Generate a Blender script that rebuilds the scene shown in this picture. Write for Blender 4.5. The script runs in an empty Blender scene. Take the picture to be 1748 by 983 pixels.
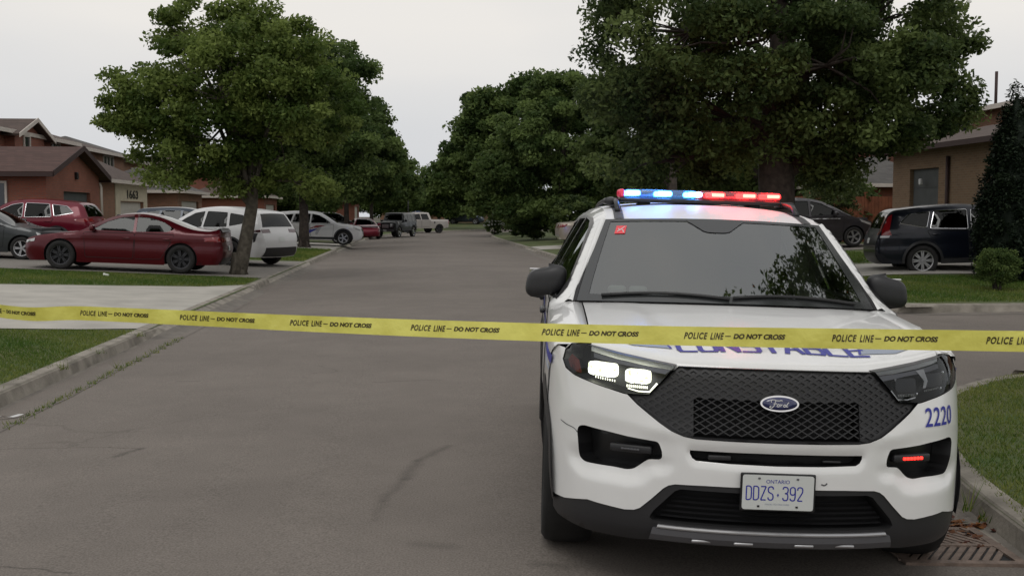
import bpy, math, random
import numpy as np
from mathutils import Vector, Matrix
from mathutils.geometry import delaunay_2d_cdt
R = math.radians
sc = bpy.context.scene
COL = sc.collection

# ------------------------------------------------------------------ camera
cam_d = bpy.data.cameras.new('camera'); cam = bpy.data.objects.new('camera', cam_d); COL.objects.link(cam)
F_PX, HZ, CAM_H, YAW = 1813.0, 365.8, 1.68, R(4.92)
cam_d.sensor_width = 36.0; cam_d.lens = 36.0 * F_PX / 1748.0
cam_d.clip_start = 0.05; cam_d.clip_end = 3000
PITCH = math.atan((491.5 - HZ) / F_PX)
cam.location = (0, 0, CAM_H); cam.rotation_euler = (R(90) - PITCH, 0, -YAW)
sc.camera = cam

# ------------------------------------------------------------------ sky, sun, exposure
SUN_EL, SUN_AZ = R(58), R(200)
w = bpy.data.worlds.new('World'); sc.world = w; w.use_nodes = True
nt = w.node_tree; nt.nodes.clear()
def nd(t, kind, **kw):
    n = t.nodes.new(kind)
    for k, v in kw.items(): setattr(n, k, v)
    return n
sky = nd(nt, 'ShaderNodeTexSky', sky_type='NISHITA', sun_disc=False, sun_elevation=SUN_EL, sun_rotation=SUN_AZ)
sky.air_density = 1.4; sky.dust_density = 3.0
tc = nd(nt, 'ShaderNodeTexCoord')
mp = nd(nt, 'ShaderNodeMapping'); mp.inputs['Scale'].default_value = (1, 1, 3.0)
nz = nd(nt, 'ShaderNodeTexNoise'); nz.inputs['Scale'].default_value = 1.6; nz.inputs['Detail'].default_value = 4; nz.inputs['Roughness'].default_value = .45
rp = nd(nt, 'ShaderNodeValToRGB')
rp.color_ramp.elements[0].position = .30; rp.color_ramp.elements[0].color = (7.7, 7.85, 8.1, 1)
rp.color_ramp.elements[1].position = .68; rp.color_ramp.elements[1].color = (10.1, 9.75, 9.3, 1)
sp = nd(nt, 'ShaderNodeSeparateXYZ')
mr = nd(nt, 'ShaderNodeMapRange'); mr.inputs['From Min'].default_value = 0.0; mr.inputs['From Max'].default_value = .16
mr.inputs['To Min'].default_value = .92; mr.inputs['To Max'].default_value = .97
mx = nd(nt, 'ShaderNodeMix', data_type='RGBA')
bg = nd(nt, 'ShaderNodeBackground'); bg.inputs['Strength'].default_value = 0.085
out = nd(nt, 'ShaderNodeOutputWorld')
L = nt.links.new
L(tc.outputs['Generated'], mp.inputs['Vector']); L(mp.outputs[0], nz.inputs['Vector']); L(nz.outputs['Fac'], rp.inputs[0])
L(tc.outputs['Generated'], sp.inputs[0]); L(sp.outputs['Z'], mr.inputs['Value']); L(mr.outputs[0], mx.inputs[0])
hz = nd(nt, 'ShaderNodeMapRange'); hz.inputs['From Min'].default_value = .03; hz.inputs['From Max'].default_value = .17; hz.inputs['To Min'].default_value = .55; hz.inputs['To Max'].default_value = 0
hm = nd(nt, 'ShaderNodeMix', data_type='RGBA'); hm.inputs[7].default_value = (6.9, 7.4, 8.3, 1); L(sp.outputs['Z'], hz.inputs['Value']); L(hz.outputs[0], hm.inputs[0]); L(rp.outputs[0], hm.inputs[6])
L(sky.outputs[0], mx.inputs[6]); L(hm.outputs[2], mx.inputs[7]); L(mx.outputs[2], bg.inputs[0]); L(bg.outputs[0], out.inputs[0])

sd = bpy.data.lights.new('sun', 'SUN'); sd.energy = 0.6; sd.angle = R(25); sd.color = (1, .98, .95)
sun = bpy.data.objects.new('sun', sd); COL.objects.link(sun)
sdir = Vector((math.sin(SUN_AZ) * math.cos(SUN_EL), math.cos(SUN_AZ) * math.cos(SUN_EL), math.sin(SUN_EL)))
sun.rotation_euler = sdir.to_track_quat('Z', 'Y').to_euler(); sun.location = (0, 0, 30)
sc.view_settings.view_transform = 'Standard'; sc.view_settings.look = 'None'
sc.view_settings.exposure = 0.0; sc.view_settings.gamma = 1; sc.view_settings.use_curve_mapping = False
sc.render.engine = 'CYCLES'
sc.cycles.max_bounces = 8; sc.cycles.transparent_max_bounces = 16
sc.cycles.diffuse_bounces = 3; sc.cycles.glossy_bounces = 3; sc.cycles.transmission_bounces = 4

# ------------------------------------------------------------------ materials
def mat(name, color, rough=.6, metal=0, spec=.5, coat=0, emit=None, es=0, var=0, vscale=4.0, bump=0, bscale=60, color2=None, detail=4, sheen=0):
    m = bpy.data.materials.new(name); m.use_nodes = True
    t = m.node_tree; b = t.nodes['Principled BSDF']
    b.inputs['Base Color'].default_value = (*color, 1); b.inputs['Roughness'].default_value = rough
    b.inputs['Metallic'].default_value = metal; b.inputs['Specular IOR Level'].default_value = spec
    if coat: b.inputs['Coat Weight'].default_value = coat; b.inputs['Coat Roughness'].default_value = .06
    if emit: b.inputs['Emission Color'].default_value = (*emit, 1); b.inputs['Emission Strength'].default_value = es
    if var or color2 or bump:
        tcn = nd(t, 'ShaderNodeTexCoord')
    if var or color2:
        n = nd(t, 'ShaderNodeTexNoise'); n.inputs['Scale'].default_value = vscale; n.inputs['Detail'].default_value = detail
        t.links.new(tcn.outputs['Object'], n.inputs['Vector'])
        r = nd(t, 'ShaderNodeValToRGB'); r.color_ramp.elements[0].position = .32; r.color_ramp.elements[1].position = .68
        c2 = color2 if color2 else tuple(min(1, c * (1 + var)) for c in color)
        c1 = color if color2 else tuple(c * (1 - var) for c in color)
        r.color_ramp.elements[0].color = (*c1, 1); r.color_ramp.elements[1].color = (*c2, 1)
        t.links.new(n.outputs['Fac'], r.inputs[0]); t.links.new(r.outputs[0], b.inputs['Base Color'])
    if bump:
        n2 = nd(t, 'ShaderNodeTexNoise'); n2.inputs['Scale'].default_value = bscale; n2.inputs['Detail'].default_value = 3
        t.links.new(tcn.outputs['Object'], n2.inputs['Vector'])
        bn = nd(t, 'ShaderNodeBump'); bn.inputs['Strength'].default_value = bump; bn.inputs['Distance'].default_value = .01
        t.links.new(n2.outputs['Fac'], bn.inputs['Height']); t.links.new(bn.outputs[0], b.inputs['Normal'])
    return m

def glass_mat(name, tint, trans, ior=1.6, rough=.02):
    m = bpy.data.materials.new(name); m.use_nodes = True; t = m.node_tree; t.nodes.clear()
    o = nd(t, 'ShaderNodeOutputMaterial'); mixs = nd(t, 'ShaderNodeMixShader'); fr = nd(t, 'ShaderNodeFresnel'); fr.inputs[0].default_value = ior
    tr = nd(t, 'ShaderNodeBsdfTransparent'); tr.inputs[0].default_value = (*[c * trans for c in tint], 1)
    gl = nd(t, 'ShaderNodeBsdfGlossy'); gl.inputs['Roughness'].default_value = rough; gl.inputs[0].default_value = (.95, .97, .96, 1)
    t.links.new(fr.outputs[0], mixs.inputs[0]); t.links.new(tr.outputs[0], mixs.inputs[1]); t.links.new(gl.outputs[0], mixs.inputs[2]); t.links.new(mixs.outputs[0], o.inputs[0])
    return m

def brick_mat(name, c1, c2, mortar):
    m = bpy.data.materials.new(name); m.use_nodes = True; t = m.node_tree; b = t.nodes['Principled BSDF']
    tcn = nd(t, 'ShaderNodeTexCoord'); sx = nd(t, 'ShaderNodeSeparateXYZ'); ad = nd(t, 'ShaderNodeMath', operation='ADD'); cb = nd(t, 'ShaderNodeCombineXYZ')
    t.links.new(tcn.outputs['Object'], sx.inputs[0]); t.links.new(sx.outputs['X'], ad.inputs[0]); t.links.new(sx.outputs['Y'], ad.inputs[1])
    t.links.new(ad.outputs[0], cb.inputs['X']); t.links.new(sx.outputs['Z'], cb.inputs['Y'])
    br = nd(t, 'ShaderNodeTexBrick'); br.inputs['Scale'].default_value = 1.0
    br.inputs['Brick Width'].default_value = .22; br.inputs['Row Height'].default_value = .075; br.inputs['Mortar Size'].default_value = .008
    br.inputs['Color1'].default_value = (*c1, 1); br.inputs['Color2'].default_value = (*c2, 1); br.inputs['Mortar'].default_value = (*mortar, 1)
    t.links.new(cb.outputs[0], br.inputs['Vector'])
    n = nd(t, 'ShaderNodeTexNoise'); n.inputs['Scale'].default_value = .9; n.inputs['Detail'].default_value = 5
    t.links.new(tcn.outputs['Object'], n.inputs['Vector'])
    hs = nd(t, 'ShaderNodeMapRange'); hs.inputs['To Min'].default_value = .72; hs.inputs['To Max'].default_value = 1.28; t.links.new(n.outputs['Fac'], hs.inputs[0])
    mm = nd(t, 'ShaderNodeVectorMath', operation='SCALE'); t.links.new(br.outputs['Color'], mm.inputs[0]); t.links.new(hs.outputs[0], mm.inputs['Scale'])
    t.links.new(mm.outputs[0], b.inputs['Base Color']); b.inputs['Roughness'].default_value = .9
    return m

def shingle_mat(name, c):
    m = bpy.data.materials.new(name); m.use_nodes = True; t = m.node_tree; b = t.nodes['Principled BSDF']
    tcn = nd(t, 'ShaderNodeTexCoord'); sx = nd(t, 'ShaderNodeSeparateXYZ'); ad = nd(t, 'ShaderNodeMath', operation='ADD'); cb = nd(t, 'ShaderNodeCombineXYZ')
    t.links.new(tcn.outputs['Object'], sx.inputs[0]); t.links.new(sx.outputs['X'], ad.inputs[0]); t.links.new(sx.outputs['Y'], ad.inputs[1])
    t.links.new(ad.outputs[0], cb.inputs['X']); t.links.new(sx.outputs['Z'], cb.inputs['Y'])
    br = nd(t, 'ShaderNodeTexBrick'); br.inputs['Scale'].default_value = 1.0; br.inputs['Brick Width'].default_value = .3
    br.inputs['Row Height'].default_value = .07; br.inputs['Mortar Size'].default_value = .006
    br.inputs['Color1'].default_value = (*[v * 1.15 for v in c], 1); br.inputs['Color2'].default_value = (*[v * .82 for v in c], 1); br.inputs['Mortar'].default_value = (*[v * .55 for v in c], 1)
    t.links.new(cb.outputs[0], br.inputs['Vector']); t.links.new(br.outputs['Color'], b.inputs['Base Color']); b.inputs['Roughness'].default_value = .95
    return m

def leaf_mat(name, c1, c2, trans=.35):
    m = bpy.data.materials.new(name); m.use_nodes = True; t = m.node_tree; t.nodes.clear()
    o = nd(t, 'ShaderNodeOutputMaterial'); at = nd(t, 'ShaderNodeAttribute', attribute_name='tint')
    r = nd(t, 'ShaderNodeValToRGB'); r.color_ramp.elements[0].color = (*c1, 1); r.color_ramp.elements[1].color = (*c2, 1)
    r.color_ramp.elements[0].position = .1; r.color_ramp.elements[1].position = .95
    t.links.new(at.outputs['Fac'], r.inputs[0])
    pb = nd(t, 'ShaderNodeBsdfPrincipled'); pb.inputs['Roughness'].default_value = .6; pb.inputs['Specular IOR Level'].default_value = .2
    tr = nd(t, 'ShaderNodeBsdfTranslucent'); ms = nd(t, 'ShaderNodeMixShader'); ms.inputs[0].default_value = trans
    t.links.new(r.outputs[0], pb.inputs['Base Color']); t.links.new(r.outputs[0], tr.inputs[0])
    t.links.new(pb.outputs[0], ms.inputs[1]); t.links.new(tr.outputs[0], ms.inputs[2]); t.links.new(ms.outputs[0], o.inputs[0])
    return m

def asphalt_mat(name, base, crack=True, marks=()):
    m = bpy.data.materials.new(name); m.use_nodes = True; t = m.node_tree; b = t.nodes['Principled BSDF']
    tcn = nd(t, 'ShaderNodeTexCoord')
    def noise(s, d=4, rgh=.5):
        n = nd(t, 'ShaderNodeTexNoise'); n.inputs['Scale'].default_value = s; n.inputs['Detail'].default_value = d; n.inputs['Roughness'].default_value = rgh
        t.links.new(tcn.outputs['Object'], n.inputs['Vector']); return n
    n1, n2, n3 = noise(.35, 5, .6), noise(95, 2), noise(2.2, 6, .65)
    def mrange(src, a, b_, c, d):
        k = nd(t, 'ShaderNodeMapRange'); k.inputs[1].default_value = a; k.inputs[2].default_value = b_; k.inputs[3].default_value = c; k.inputs[4].default_value = d
        t.links.new(src, k.inputs[0]); return k.outputs[0]
    def mul(a, b_):
        k = nd(t, 'ShaderNodeMath', operation='MULTIPLY'); t.links.new(a, k.inputs[0]); t.links.new(b_, k.inputs[1]); return k.outputs[0]
    f = mul(mul(mrange(n1.outputs['Fac'], .3, .7, .86, 1.12), mrange(n2.outputs['Fac'], .3, .75, .72, 1.38)), mrange(n3.outputs['Fac'], .3, .7, .93, 1.07))
    if crack:
        vo = nd(t, 'ShaderNodeTexVoronoi', feature='DISTANCE_TO_EDGE'); vo.inputs['Scale'].default_value = .17
        wv = noise(1.1, 5, .6); vm = nd(t, 'ShaderNodeVectorMath', operation='MULTIPLY_ADD'); vm.inputs[1].default_value = (1.4, 1.4, 0)
        t.links.new(wv.outputs['Color'], vm.inputs[0]); t.links.new(tcn.outputs['Object'], vm.inputs[2]); t.links.new(vm.outputs[0], vo.inputs['Vector'])
        ck = mrange(vo.outputs['Distance'], .0009, .0028, .82, 1.0)
        mk = noise(.5, 2); mk2 = mrange(mk.outputs['Fac'], .44, .52, 0, 1)
        mxx = nd(t, 'ShaderNodeMix'); t.links.new(mk2, mxx.inputs[0]); t.links.new(ck, mxx.inputs[2]); mxx.inputs[3].default_value = 1.0
        f = mul(f, mxx.outputs[0])
    if marks:   # old tar drips and cracks: soft marks lying on the road, in metres
        wob = noise(5.0, 4, .6); wv2 = nd(t, 'ShaderNodeVectorMath', operation='MULTIPLY_ADD'); wv2.inputs[1].default_value = (.10, .10, 0)
        t.links.new(wob.outputs['Color'], wv2.inputs[0]); t.links.new(tcn.outputs['Object'], wv2.inputs[2])
        flat = nd(t, 'ShaderNodeVectorMath', operation='MULTIPLY_ADD'); flat.inputs[1].default_value = (1, 1, 0); flat.inputs[2].default_value = (-.05, -.05, 0); t.links.new(wv2.outputs[0], flat.inputs[0])
        for (a, c, wd_, st_) in marks:
            A = Vector((*a, 0)); D = Vector((*c, 0)) - A; D2 = D / D.length_squared
            sub = nd(t, 'ShaderNodeVectorMath', operation='SUBTRACT'); sub.inputs[1].default_value = A; t.links.new(flat.outputs[0], sub.inputs[0])
            dt = nd(t, 'ShaderNodeVectorMath', operation='DOT_PRODUCT'); dt.inputs[1].default_value = D2; t.links.new(sub.outputs[0], dt.inputs[0])
            cl = nd(t, 'ShaderNodeClamp'); t.links.new(dt.outputs['Value'], cl.inputs[0])
            pr = nd(t, 'ShaderNodeVectorMath', operation='SCALE'); pr.inputs[0].default_value = D; t.links.new(cl.outputs[0], pr.inputs['Scale'])
            ds = nd(t, 'ShaderNodeVectorMath', operation='DISTANCE'); t.links.new(sub.outputs[0], ds.inputs[0]); t.links.new(pr.outputs[0], ds.inputs[1])
            f = mul(f, mrange(ds.outputs['Value'], 0, wd_, 1 - st_, 1))
    sc_ = nd(t, 'ShaderNodeVectorMath', operation='SCALE'); sc_.inputs[0].default_value = base; t.links.new(f, sc_.inputs['Scale'])
    t.links.new(sc_.outputs[0], b.inputs['Base Color']); b.inputs['Roughness'].default_value = .85; b.inputs['Specular IOR Level'].default_value = .3
    bn = nd(t, 'ShaderNodeBump'); bn.inputs['Strength'].default_value = .5; bn.inputs['Distance'].default_value = .006
    t.links.new(n2.outputs['Fac'], bn.inputs['Height']); t.links.new(bn.outputs[0], b.inputs['Normal'])
    return m

M = {}
M['asphalt'] = asphalt_mat('asphalt', (.168, .147, .129), True, [((.20, 7.65), (-.03, 7.2), .05, .28), ((-.03, 7.2), (-.11, 6.7), .07, .30), ((-.11, 6.7), (-.23, 6.2), .06, .24), ((-.23, 6.2), (-.27, 5.8), .05, .16),
    ((-3.12, 8.09), (-2.3, 8.0), .014, .35), ((-2.3, 8.0), (-2.05, 7.88), .016, .35), ((-2.16, 7.67), (-2.05, 7.9), .05, .4), ((-2.08, 5.28), (-1.65, 5.13), .014, .45), ((-2.53, 11.15), (-2.29, 11.13), .03, .35), ((-.47, 10.67), (.20, 10.76), .03, .3), ((-.02, 5.35), (.12, 5.3), .09, .2), ((.55, 5.0), (.7, 4.95), .08, .25)])
M['drive_asphalt'] = asphalt_mat('drive_asphalt', (.20, .185, .165), False)
M['concrete'] = mat('concrete', (.40, .38, .34), .9, var=.14, vscale=1.6, detail=8, bump=.3, bscale=40)
M['gutter'] = mat('gutter_concrete', (.125, .112, .098), .95, color2=(.20, .18, .155), vscale=3.1, detail=9, bump=.5, bscale=60)
M['kerb'] = mat('kerb_concrete', (.15, .135, .112), .92, color2=(.33, .30, .255), vscale=3.6, detail=9, bump=.6, bscale=35)
M['lawn'] = mat('lawn', (.045, .085, .016), .95, color2=(.105, .105, .042), vscale=1.4, detail=9, bump=.8, bscale=30)
M['soil'] = mat('soil', (.055, .05, .03), 1, var=.3)
M['tar'] = mat('tar', (.085, .076, .068), .9, var=.3, vscale=9)
M['white_paint'] = mat('white_paint', (.80, .80, .79), .3, coat=.8, var=.025, vscale=5, detail=7)
M['black_plastic'] = mat('black_plastic', (.022, .022, .024), .42, bump=.12, bscale=400)
M['satin_black'] = mat('satin_black', (.012, .012, .013), .35)
M['matte_black'] = mat('matte_black', (.008, .008, .009), .8)
M['grille_black'] = mat('grille_black', (.020, .020, .022), .5)
M['roof_paint'] = mat('roof_paint', (.78, .78, .78), .42, spec=.35)
M['tar_soft'] = mat('tar_soft', (.146, .128, .112), .9, var=.12, vscale=14)
M['rubber'] = mat('rubber', (.013, .0125, .012), .85, var=.3, vscale=12)
M['silver'] = mat('silver', (.45, .45, .46), .35, metal=.8)
M['dark_rim'] = mat('dark_rim', (.05, .05, .055), .35, metal=.6)
M['skid'] = mat('skid_grey', (.13, .13, .14), .38, metal=.5)
M['chrome'] = mat('chrome', (.75, .75, .77), .12, metal=1)
M['wglass'] = glass_mat('windscreen_glass', (.78, .88, .86), .60, 2.75)
M['dglass'] = glass_mat('tinted_glass', (.4, .42, .45), .14, 1.42)
M['lens'] = glass_mat('clear_lens', (.95, .97, 1), .92, 1.35)
M['interior'] = mat('interior', (.03, .03, .033), .7)
M['seat'] = mat('seat_cloth', (.05, .05, .055), .9)
M['paper'] = mat('paper', (.6, .6, .6), .9)
M['blue_ink'] = mat('blue_vinyl', (.022, .028, .30), .4)
M['plate_blue'] = mat('plate_blue', (.02, .025, .32), .5)
M['grey_vinyl'] = mat('grey_vinyl', (.30, .34, .42), .4)
M['plate'] = mat('plate_white', (.62, .64, .62), .35)
M['logo_blue'] = mat('badge_blue', (.01, .015, .09), .25, coat=1)
M['red_sticker'] = mat('red_sticker', (.6, .06, .07), .5, emit=(.8, .08, .1), es=.25)  # given a faint glow of its own, though a sticker is no lamp
M['tape'] = mat('tape_yellow', (.80, .76, .17), .35, color2=(.66, .61, .11), vscale=5, bump=.7, bscale=14)
M['tape_ink'] = mat('tape_ink', (.05, .035, .01), .5)
def led_mat():
    m = bpy.data.materials.new('led_white'); m.use_nodes = True; t = m.node_tree; t.nodes.clear(); o = nd(t, 'ShaderNodeOutputMaterial'); e = nd(t, 'ShaderNodeEmission'); tcn = nd(t, 'ShaderNodeTexCoord')
    v = nd(t, 'ShaderNodeTexVoronoi'); v.inputs['Scale'].default_value = 62; t.links.new(tcn.outputs['Object'], v.inputs['Vector']); k = nd(t, 'ShaderNodeMapRange'); k.inputs[1].default_value = .15; k.inputs[2].default_value = .75; k.inputs[3].default_value = 6.5; k.inputs[4].default_value = 1.3
    t.links.new(v.outputs['Distance'], k.inputs[0]); r = nd(t, 'ShaderNodeValToRGB'); r.color_ramp.elements[0].color = (1, 1, .98, 1); r.color_ramp.elements[0].position = .3; r.color_ramp.elements[1].color = (.9, 1, .45, 1); t.links.new(v.outputs['Distance'], r.inputs[0])
    t.links.new(r.outputs[0], e.inputs[0]); t.links.new(k.outputs[0], e.inputs[1]); t.links.new(e.outputs[0], o.inputs[0]); return m
M['led_white'] = led_mat()
M['led_drl'] = mat('led_strip', (.5, .5, .5), .3, emit=(1, 1, .75), es=2.2)
M['led_blue'] = mat('led_blue', (.1, .3, 1), .3, emit=(.12, .45, 1), es=26)
M['led_red'] = mat('led_red', (1, .1, .1), .3, emit=(1, .045, .03), es=13)
M['led_red_small'] = mat('led_red_small', (1, .05, .05), .3, emit=(1, .02, .012), es=4)
M['led_core'] = mat('led_core', (1, 1, 1), .3, emit=(.75, .93, 1), es=12)
M['led_core_r'] = mat('led_core_red', (1, .8, .5), .3, emit=(1, .55, .30), es=9)
M['dome_blue'] = mat('dome_blue', (.05, .2, .7), .2, emit=(.03, .22, 1), es=.9)
M['dome_red'] = mat('dome_red', (.7, .05, .1), .2, emit=(1, .04, .12), es=.25)
M['tail_dark'] = mat('tail_dark', (.05, .006, .01), .15, coat=1)
M['tail_red'] = mat('tail_red', (.22, .008, .012), .15, coat=1)
M['amber'] = mat('amber_lens', (.20, .05, .045), .2, coat=1)
M['lamp_clear'] = mat('lamp_clear', (.5, .5, .5), .12, coat=1, metal=.3)
M['brick_red'] = brick_mat('brick_red', (.265, .090, .056), (.22, .075, .047), (.16, .10, .08))
M['brick_brown'] = brick_mat('brick_brown', (.26, .12, .07), (.20, .10, .06), (.2, .15, .11))
M['brick_tan'] = brick_mat('brick_tan', (.20, .122, .072), (.16, .098, .058), (.2, .16, .11))
M['shingle'] = shingle_mat('shingle_brown', (.092, .066, .056))
M['shingle_grey'] = shingle_mat('shingle_grey', (.09, .085, .08))
M['shingle_red'] = shingle_mat('shingle_maroon', (.088, .048, .04))
M['trim'] = mat('white_trim', (.55, .50, .45), .7, var=.08)
M['dark_trim'] = mat('dark_trim', (.04, .02, .018), .7)
M['stucco'] = mat('cream_stucco', (.50, .45, .34), .9, var=.08)
M['garage_white'] = mat('garage_white', (.48, .46, .42), .6, var=.05)
M['garage_grey'] = mat('garage_grey', (.07, .075, .075), .6, var=.1)
M['window'] = mat('window_glass', (.02, .022, .028), .08, spec=.8)
M['bark'] = mat('bark', (.055, .047, .036), .95, color2=(.13, .115, .09), vscale=9, detail=8, bump=1, bscale=22)
M['bark_dark'] = mat('bark_dark', (.03, .024, .02), .95, color2=(.07, .055, .045), vscale=8, detail=8, bump=1, bscale=20)
M['wood_fence'] = mat('wood_fence', (.20, .07, .035), .9, var=.3, vscale=3)
M['leaf_a'] = leaf_mat('leaf_locust', (.066, .108, .022), (.25, .315, .085), .48)
M['leaf_b'] = leaf_mat('leaf_mid', (.054, .092, .026), (.18, .245, .074), .48)
M['leaf_c'] = leaf_mat('leaf_dark', (.045, .074, .024), (.16, .21, .066), .48)
M['leaf_d'] = leaf_mat('leaf_cedar', (.008, .016, .008), (.022, .035, .016), .15)
M['leaf_e'] = leaf_mat('leaf_light', (.08, .11, .045), (.17, .20, .09))
M['grassblade'] = leaf_mat('grass_blade', (.058, .125, .016), (.25, .265, .070), .35)
M['dryleaf'] = leaf_mat('dry_leaves', (.07, .02, .012), (.24, .10, .03), .1)
M['petal'] = mat('petal', (.75, .76, .7), .8)
M['iron'] = mat('cast_iron', (.17, .125, .10), .75, var=.3, vscale=14, bump=.5, bscale=60)

# ------------------------------------------------------------------ helpers
def link(o, parent=None):
    COL.objects.link(o)
    if parent is not None: o.parent = parent
    return o
def mesh(name, v, f, m, parent=None, smooth=False, mi=None):
    me = bpy.data.meshes.new(name); me.from_pydata([tuple(map(float, p)) for p in v], [], [tuple(map(int, q)) for q in f])
    for k in (m if isinstance(m, (list, tuple)) else [m]): me.materials.append(k)
    if mi is not None: me.polygons.foreach_set('material_index', mi)
    if smooth: me.polygons.foreach_set('use_smooth', [True] * len(me.polygons))
    me.update(); o = bpy.data.objects.new(name, me); return link(o, parent)
def empty(name, loc=(0, 0, 0), rot=(0, 0, 0)):
    o = bpy.data.objects.new(name, None); o.location = loc; o.rotation_euler = rot; o.empty_display_size = .2; return link(o)
def tag(o, label=None, cat=None, group=None, kind=None):
    if label: o['label'] = label
    if cat: o['category'] = cat
    if group: o['group'] = group
    if kind: o['kind'] = kind
    return o
class MB:
    def __init__(s): s.v = []; s.f = []
    def add(s, v, f):
        n = len(s.v); s.v += [tuple(p) for p in v]; s.f += [tuple(n + i for i in q) for q in f]; return s
    def box(s, c, d, rz=0, mtx=None):
        a = []
        for x in (-.5, .5):
            for y in (-.5, .5):
                for z in (-.5, .5): a.append(Vector((x * d[0], y * d[1], z * d[2])))
        if rz: a = [Matrix.Rotation(rz, 3, 'Z') @ p for p in a]
        if mtx is not None: a = [mtx @ p for p in a]
        a = [p + Vector(c) for p in a]
        return s.add(a, [(0, 1, 3, 2), (4, 6, 7, 5), (0, 4, 5, 1), (2, 3, 7, 6), (0, 2, 6, 4), (1, 5, 7, 3)])
    def rbox(s, c, d, r=.02, seg=3, mtx=None):   # box with rounded edges
        p = []; f = []
        n = 2 + seg * 2
        # superellipsoid-like: rounded profile rings in z
        h = [Vector(d) * .5]; hx, hy, hz = d[0] / 2, d[1] / 2, d[2] / 2; r = min(r, hx, hy, hz)
        rings = []
        for k in range(seg + 1): a = -math.pi / 2 + (math.pi / 2) * k / seg; rings.append((-hz + r + r * math.sin(a), r * math.cos(a)))
        for k in range(seg + 1): a = (math.pi / 2) * k / seg; rings.append((hz - r + r * math.sin(a), r * math.cos(a)))
        N = 4 * (seg + 1)
        for z, rr in rings:
            for q, (sx, sy) in enumerate(((1, 1), (-1, 1), (-1, -1), (1, -1))):
                for k in range(seg + 1):
                    a = (q + k / seg) * math.pi / 2
                    p.append(Vector((sx * (hx - r) + rr * math.cos(a), sy * (hy - r) + rr * math.sin(a), z)))
        for i in range(len(rings) - 1):
            for j in range(N): f.append((i * N + j, i * N + (j + 1) % N, (i + 1) * N + (j + 1) % N, (i + 1) * N + j))
        f.append(tuple(range(N - 1, -1, -1))); f.append(tuple((len(rings) - 1) * N + j for j in range(N)))
        if mtx is not None: p = [mtx @ q for q in p]
        return s.add([q + Vector(c) for q in p], f)
    def tube(s, pts, rad, n=8, cap=True):
        pts = [Vector(p) for p in pts]; rad = rad if isinstance(rad, (list, tuple)) else [rad] * len(pts)
        v = []; f = []; up = Vector((0, 0, 1))
        for i, p in enumerate(pts):
            d = (pts[min(i + 1, len(pts) - 1)] - pts[max(i - 1, 0)]).normalized()
            if i == 0: a = d.orthogonal().normalized()
            else: a = (a - d * a.dot(d)).normalized()
            b = d.cross(a)
            for k in range(n):
                t = 2 * math.pi * k / n; v.append(p + (a * math.cos(t) + b * math.sin(t)) * rad[i])
        for i in range(len(pts) - 1):
            for k in range(n): f.append((i * n + k, i * n + (k + 1) % n, (i + 1) * n + (k + 1) % n, (i + 1) * n + k))
        if cap: f.append(tuple(range(n - 1, -1, -1))); f.append(tuple((len(pts) - 1) * n + k for k in range(n)))
        return s.add(v, f)
    def lathe_x(s, c, prof, n=32):  # profile (x, r) around the x axis through c
        v = []; f = []
        for (x, r) in prof:
            for k in range(n):
                t = 2 * math.pi * k / n; v.append((c[0] + x, c[1] + r * math.cos(t), c[2] + r * math.sin(t)))
        for i in range(len(prof) - 1):
            for k in range(n): f.append((i * n + k, i * n + (k + 1) % n, (i + 1) * n + (k + 1) % n, (i + 1) * n + k))
        return s.add(v, f)
    def grid(s, fn, nu, nv):
        v = [fn(i / nu, j / nv) for i in range(nu + 1) for j in range(nv + 1)]
        f = [(i * (nv + 1) + j, (i + 1) * (nv + 1) + j, (i + 1) * (nv + 1) + j + 1, i * (nv + 1) + j + 1) for i in range(nu) for j in range(nv)]
        return s.add(v, f)
    def prism(s, poly, z0, z1):
        n = len(poly); v = [(x, y, z0) for x, y in poly] + [(x, y, z1) for x, y in poly]
        return s.add(v, [tuple(range(n - 1, -1, -1)), tuple(range(n, 2 * n))] + [(i, (i + 1) % n, n + (i + 1) % n, n + i) for i in range(n)])
    def build(s, name, m, parent=None, smooth=False): return mesh(name, s.v, s.f, m, parent, smooth)

def inpoly(px, py, poly):
    px = np.asarray(px, float); py = np.asarray(py, float); c = np.zeros(px.shape, bool)
    n = len(poly)
    for i in range(n):
        x1, y1 = poly[i]; x2, y2 = poly[(i + 1) % n]
        if y1 == y2: continue
        cond = ((y1 > py) != (y2 > py)) & (px < (x2 - x1) * (py - y1) / (y2 - y1) + x1)
        c ^= cond
    return c
def polydist(px, py, poly, closed=True):
    px = np.asarray(px, float); py = np.asarray(py, float); d = np.full(px.shape, 1e9)
    n = len(poly)
    for i in range(n if closed else n - 1):
        x1, y1 = poly[i]; x2, y2 = poly[(i + 1) % n]
        dx, dy = x2 - x1, y2 - y1; L2 = dx * dx + dy * dy + 1e-12
        t = np.clip(((px - x1) * dx + (py - y1) * dy) / L2, 0, 1)
        d = np.minimum(d, np.hypot(px - x1 - t * dx, py - y1 - t * dy))
    return d
def dens(poly, step, closed=True):
    o = []; n = len(poly)
    for i in range(n if closed else n - 1):
        a = poly[i]; b = poly[(i + 1) % n]; k = max(1, int(math.hypot(b[0] - a[0], b[1] - a[1]) / step))
        for j in range(k): o.append((a[0] + (b[0] - a[0]) * j / k, a[1] + (b[1] - a[1]) * j / k))
    if not closed: o.append(tuple(poly[-1]))
    return o
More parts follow.
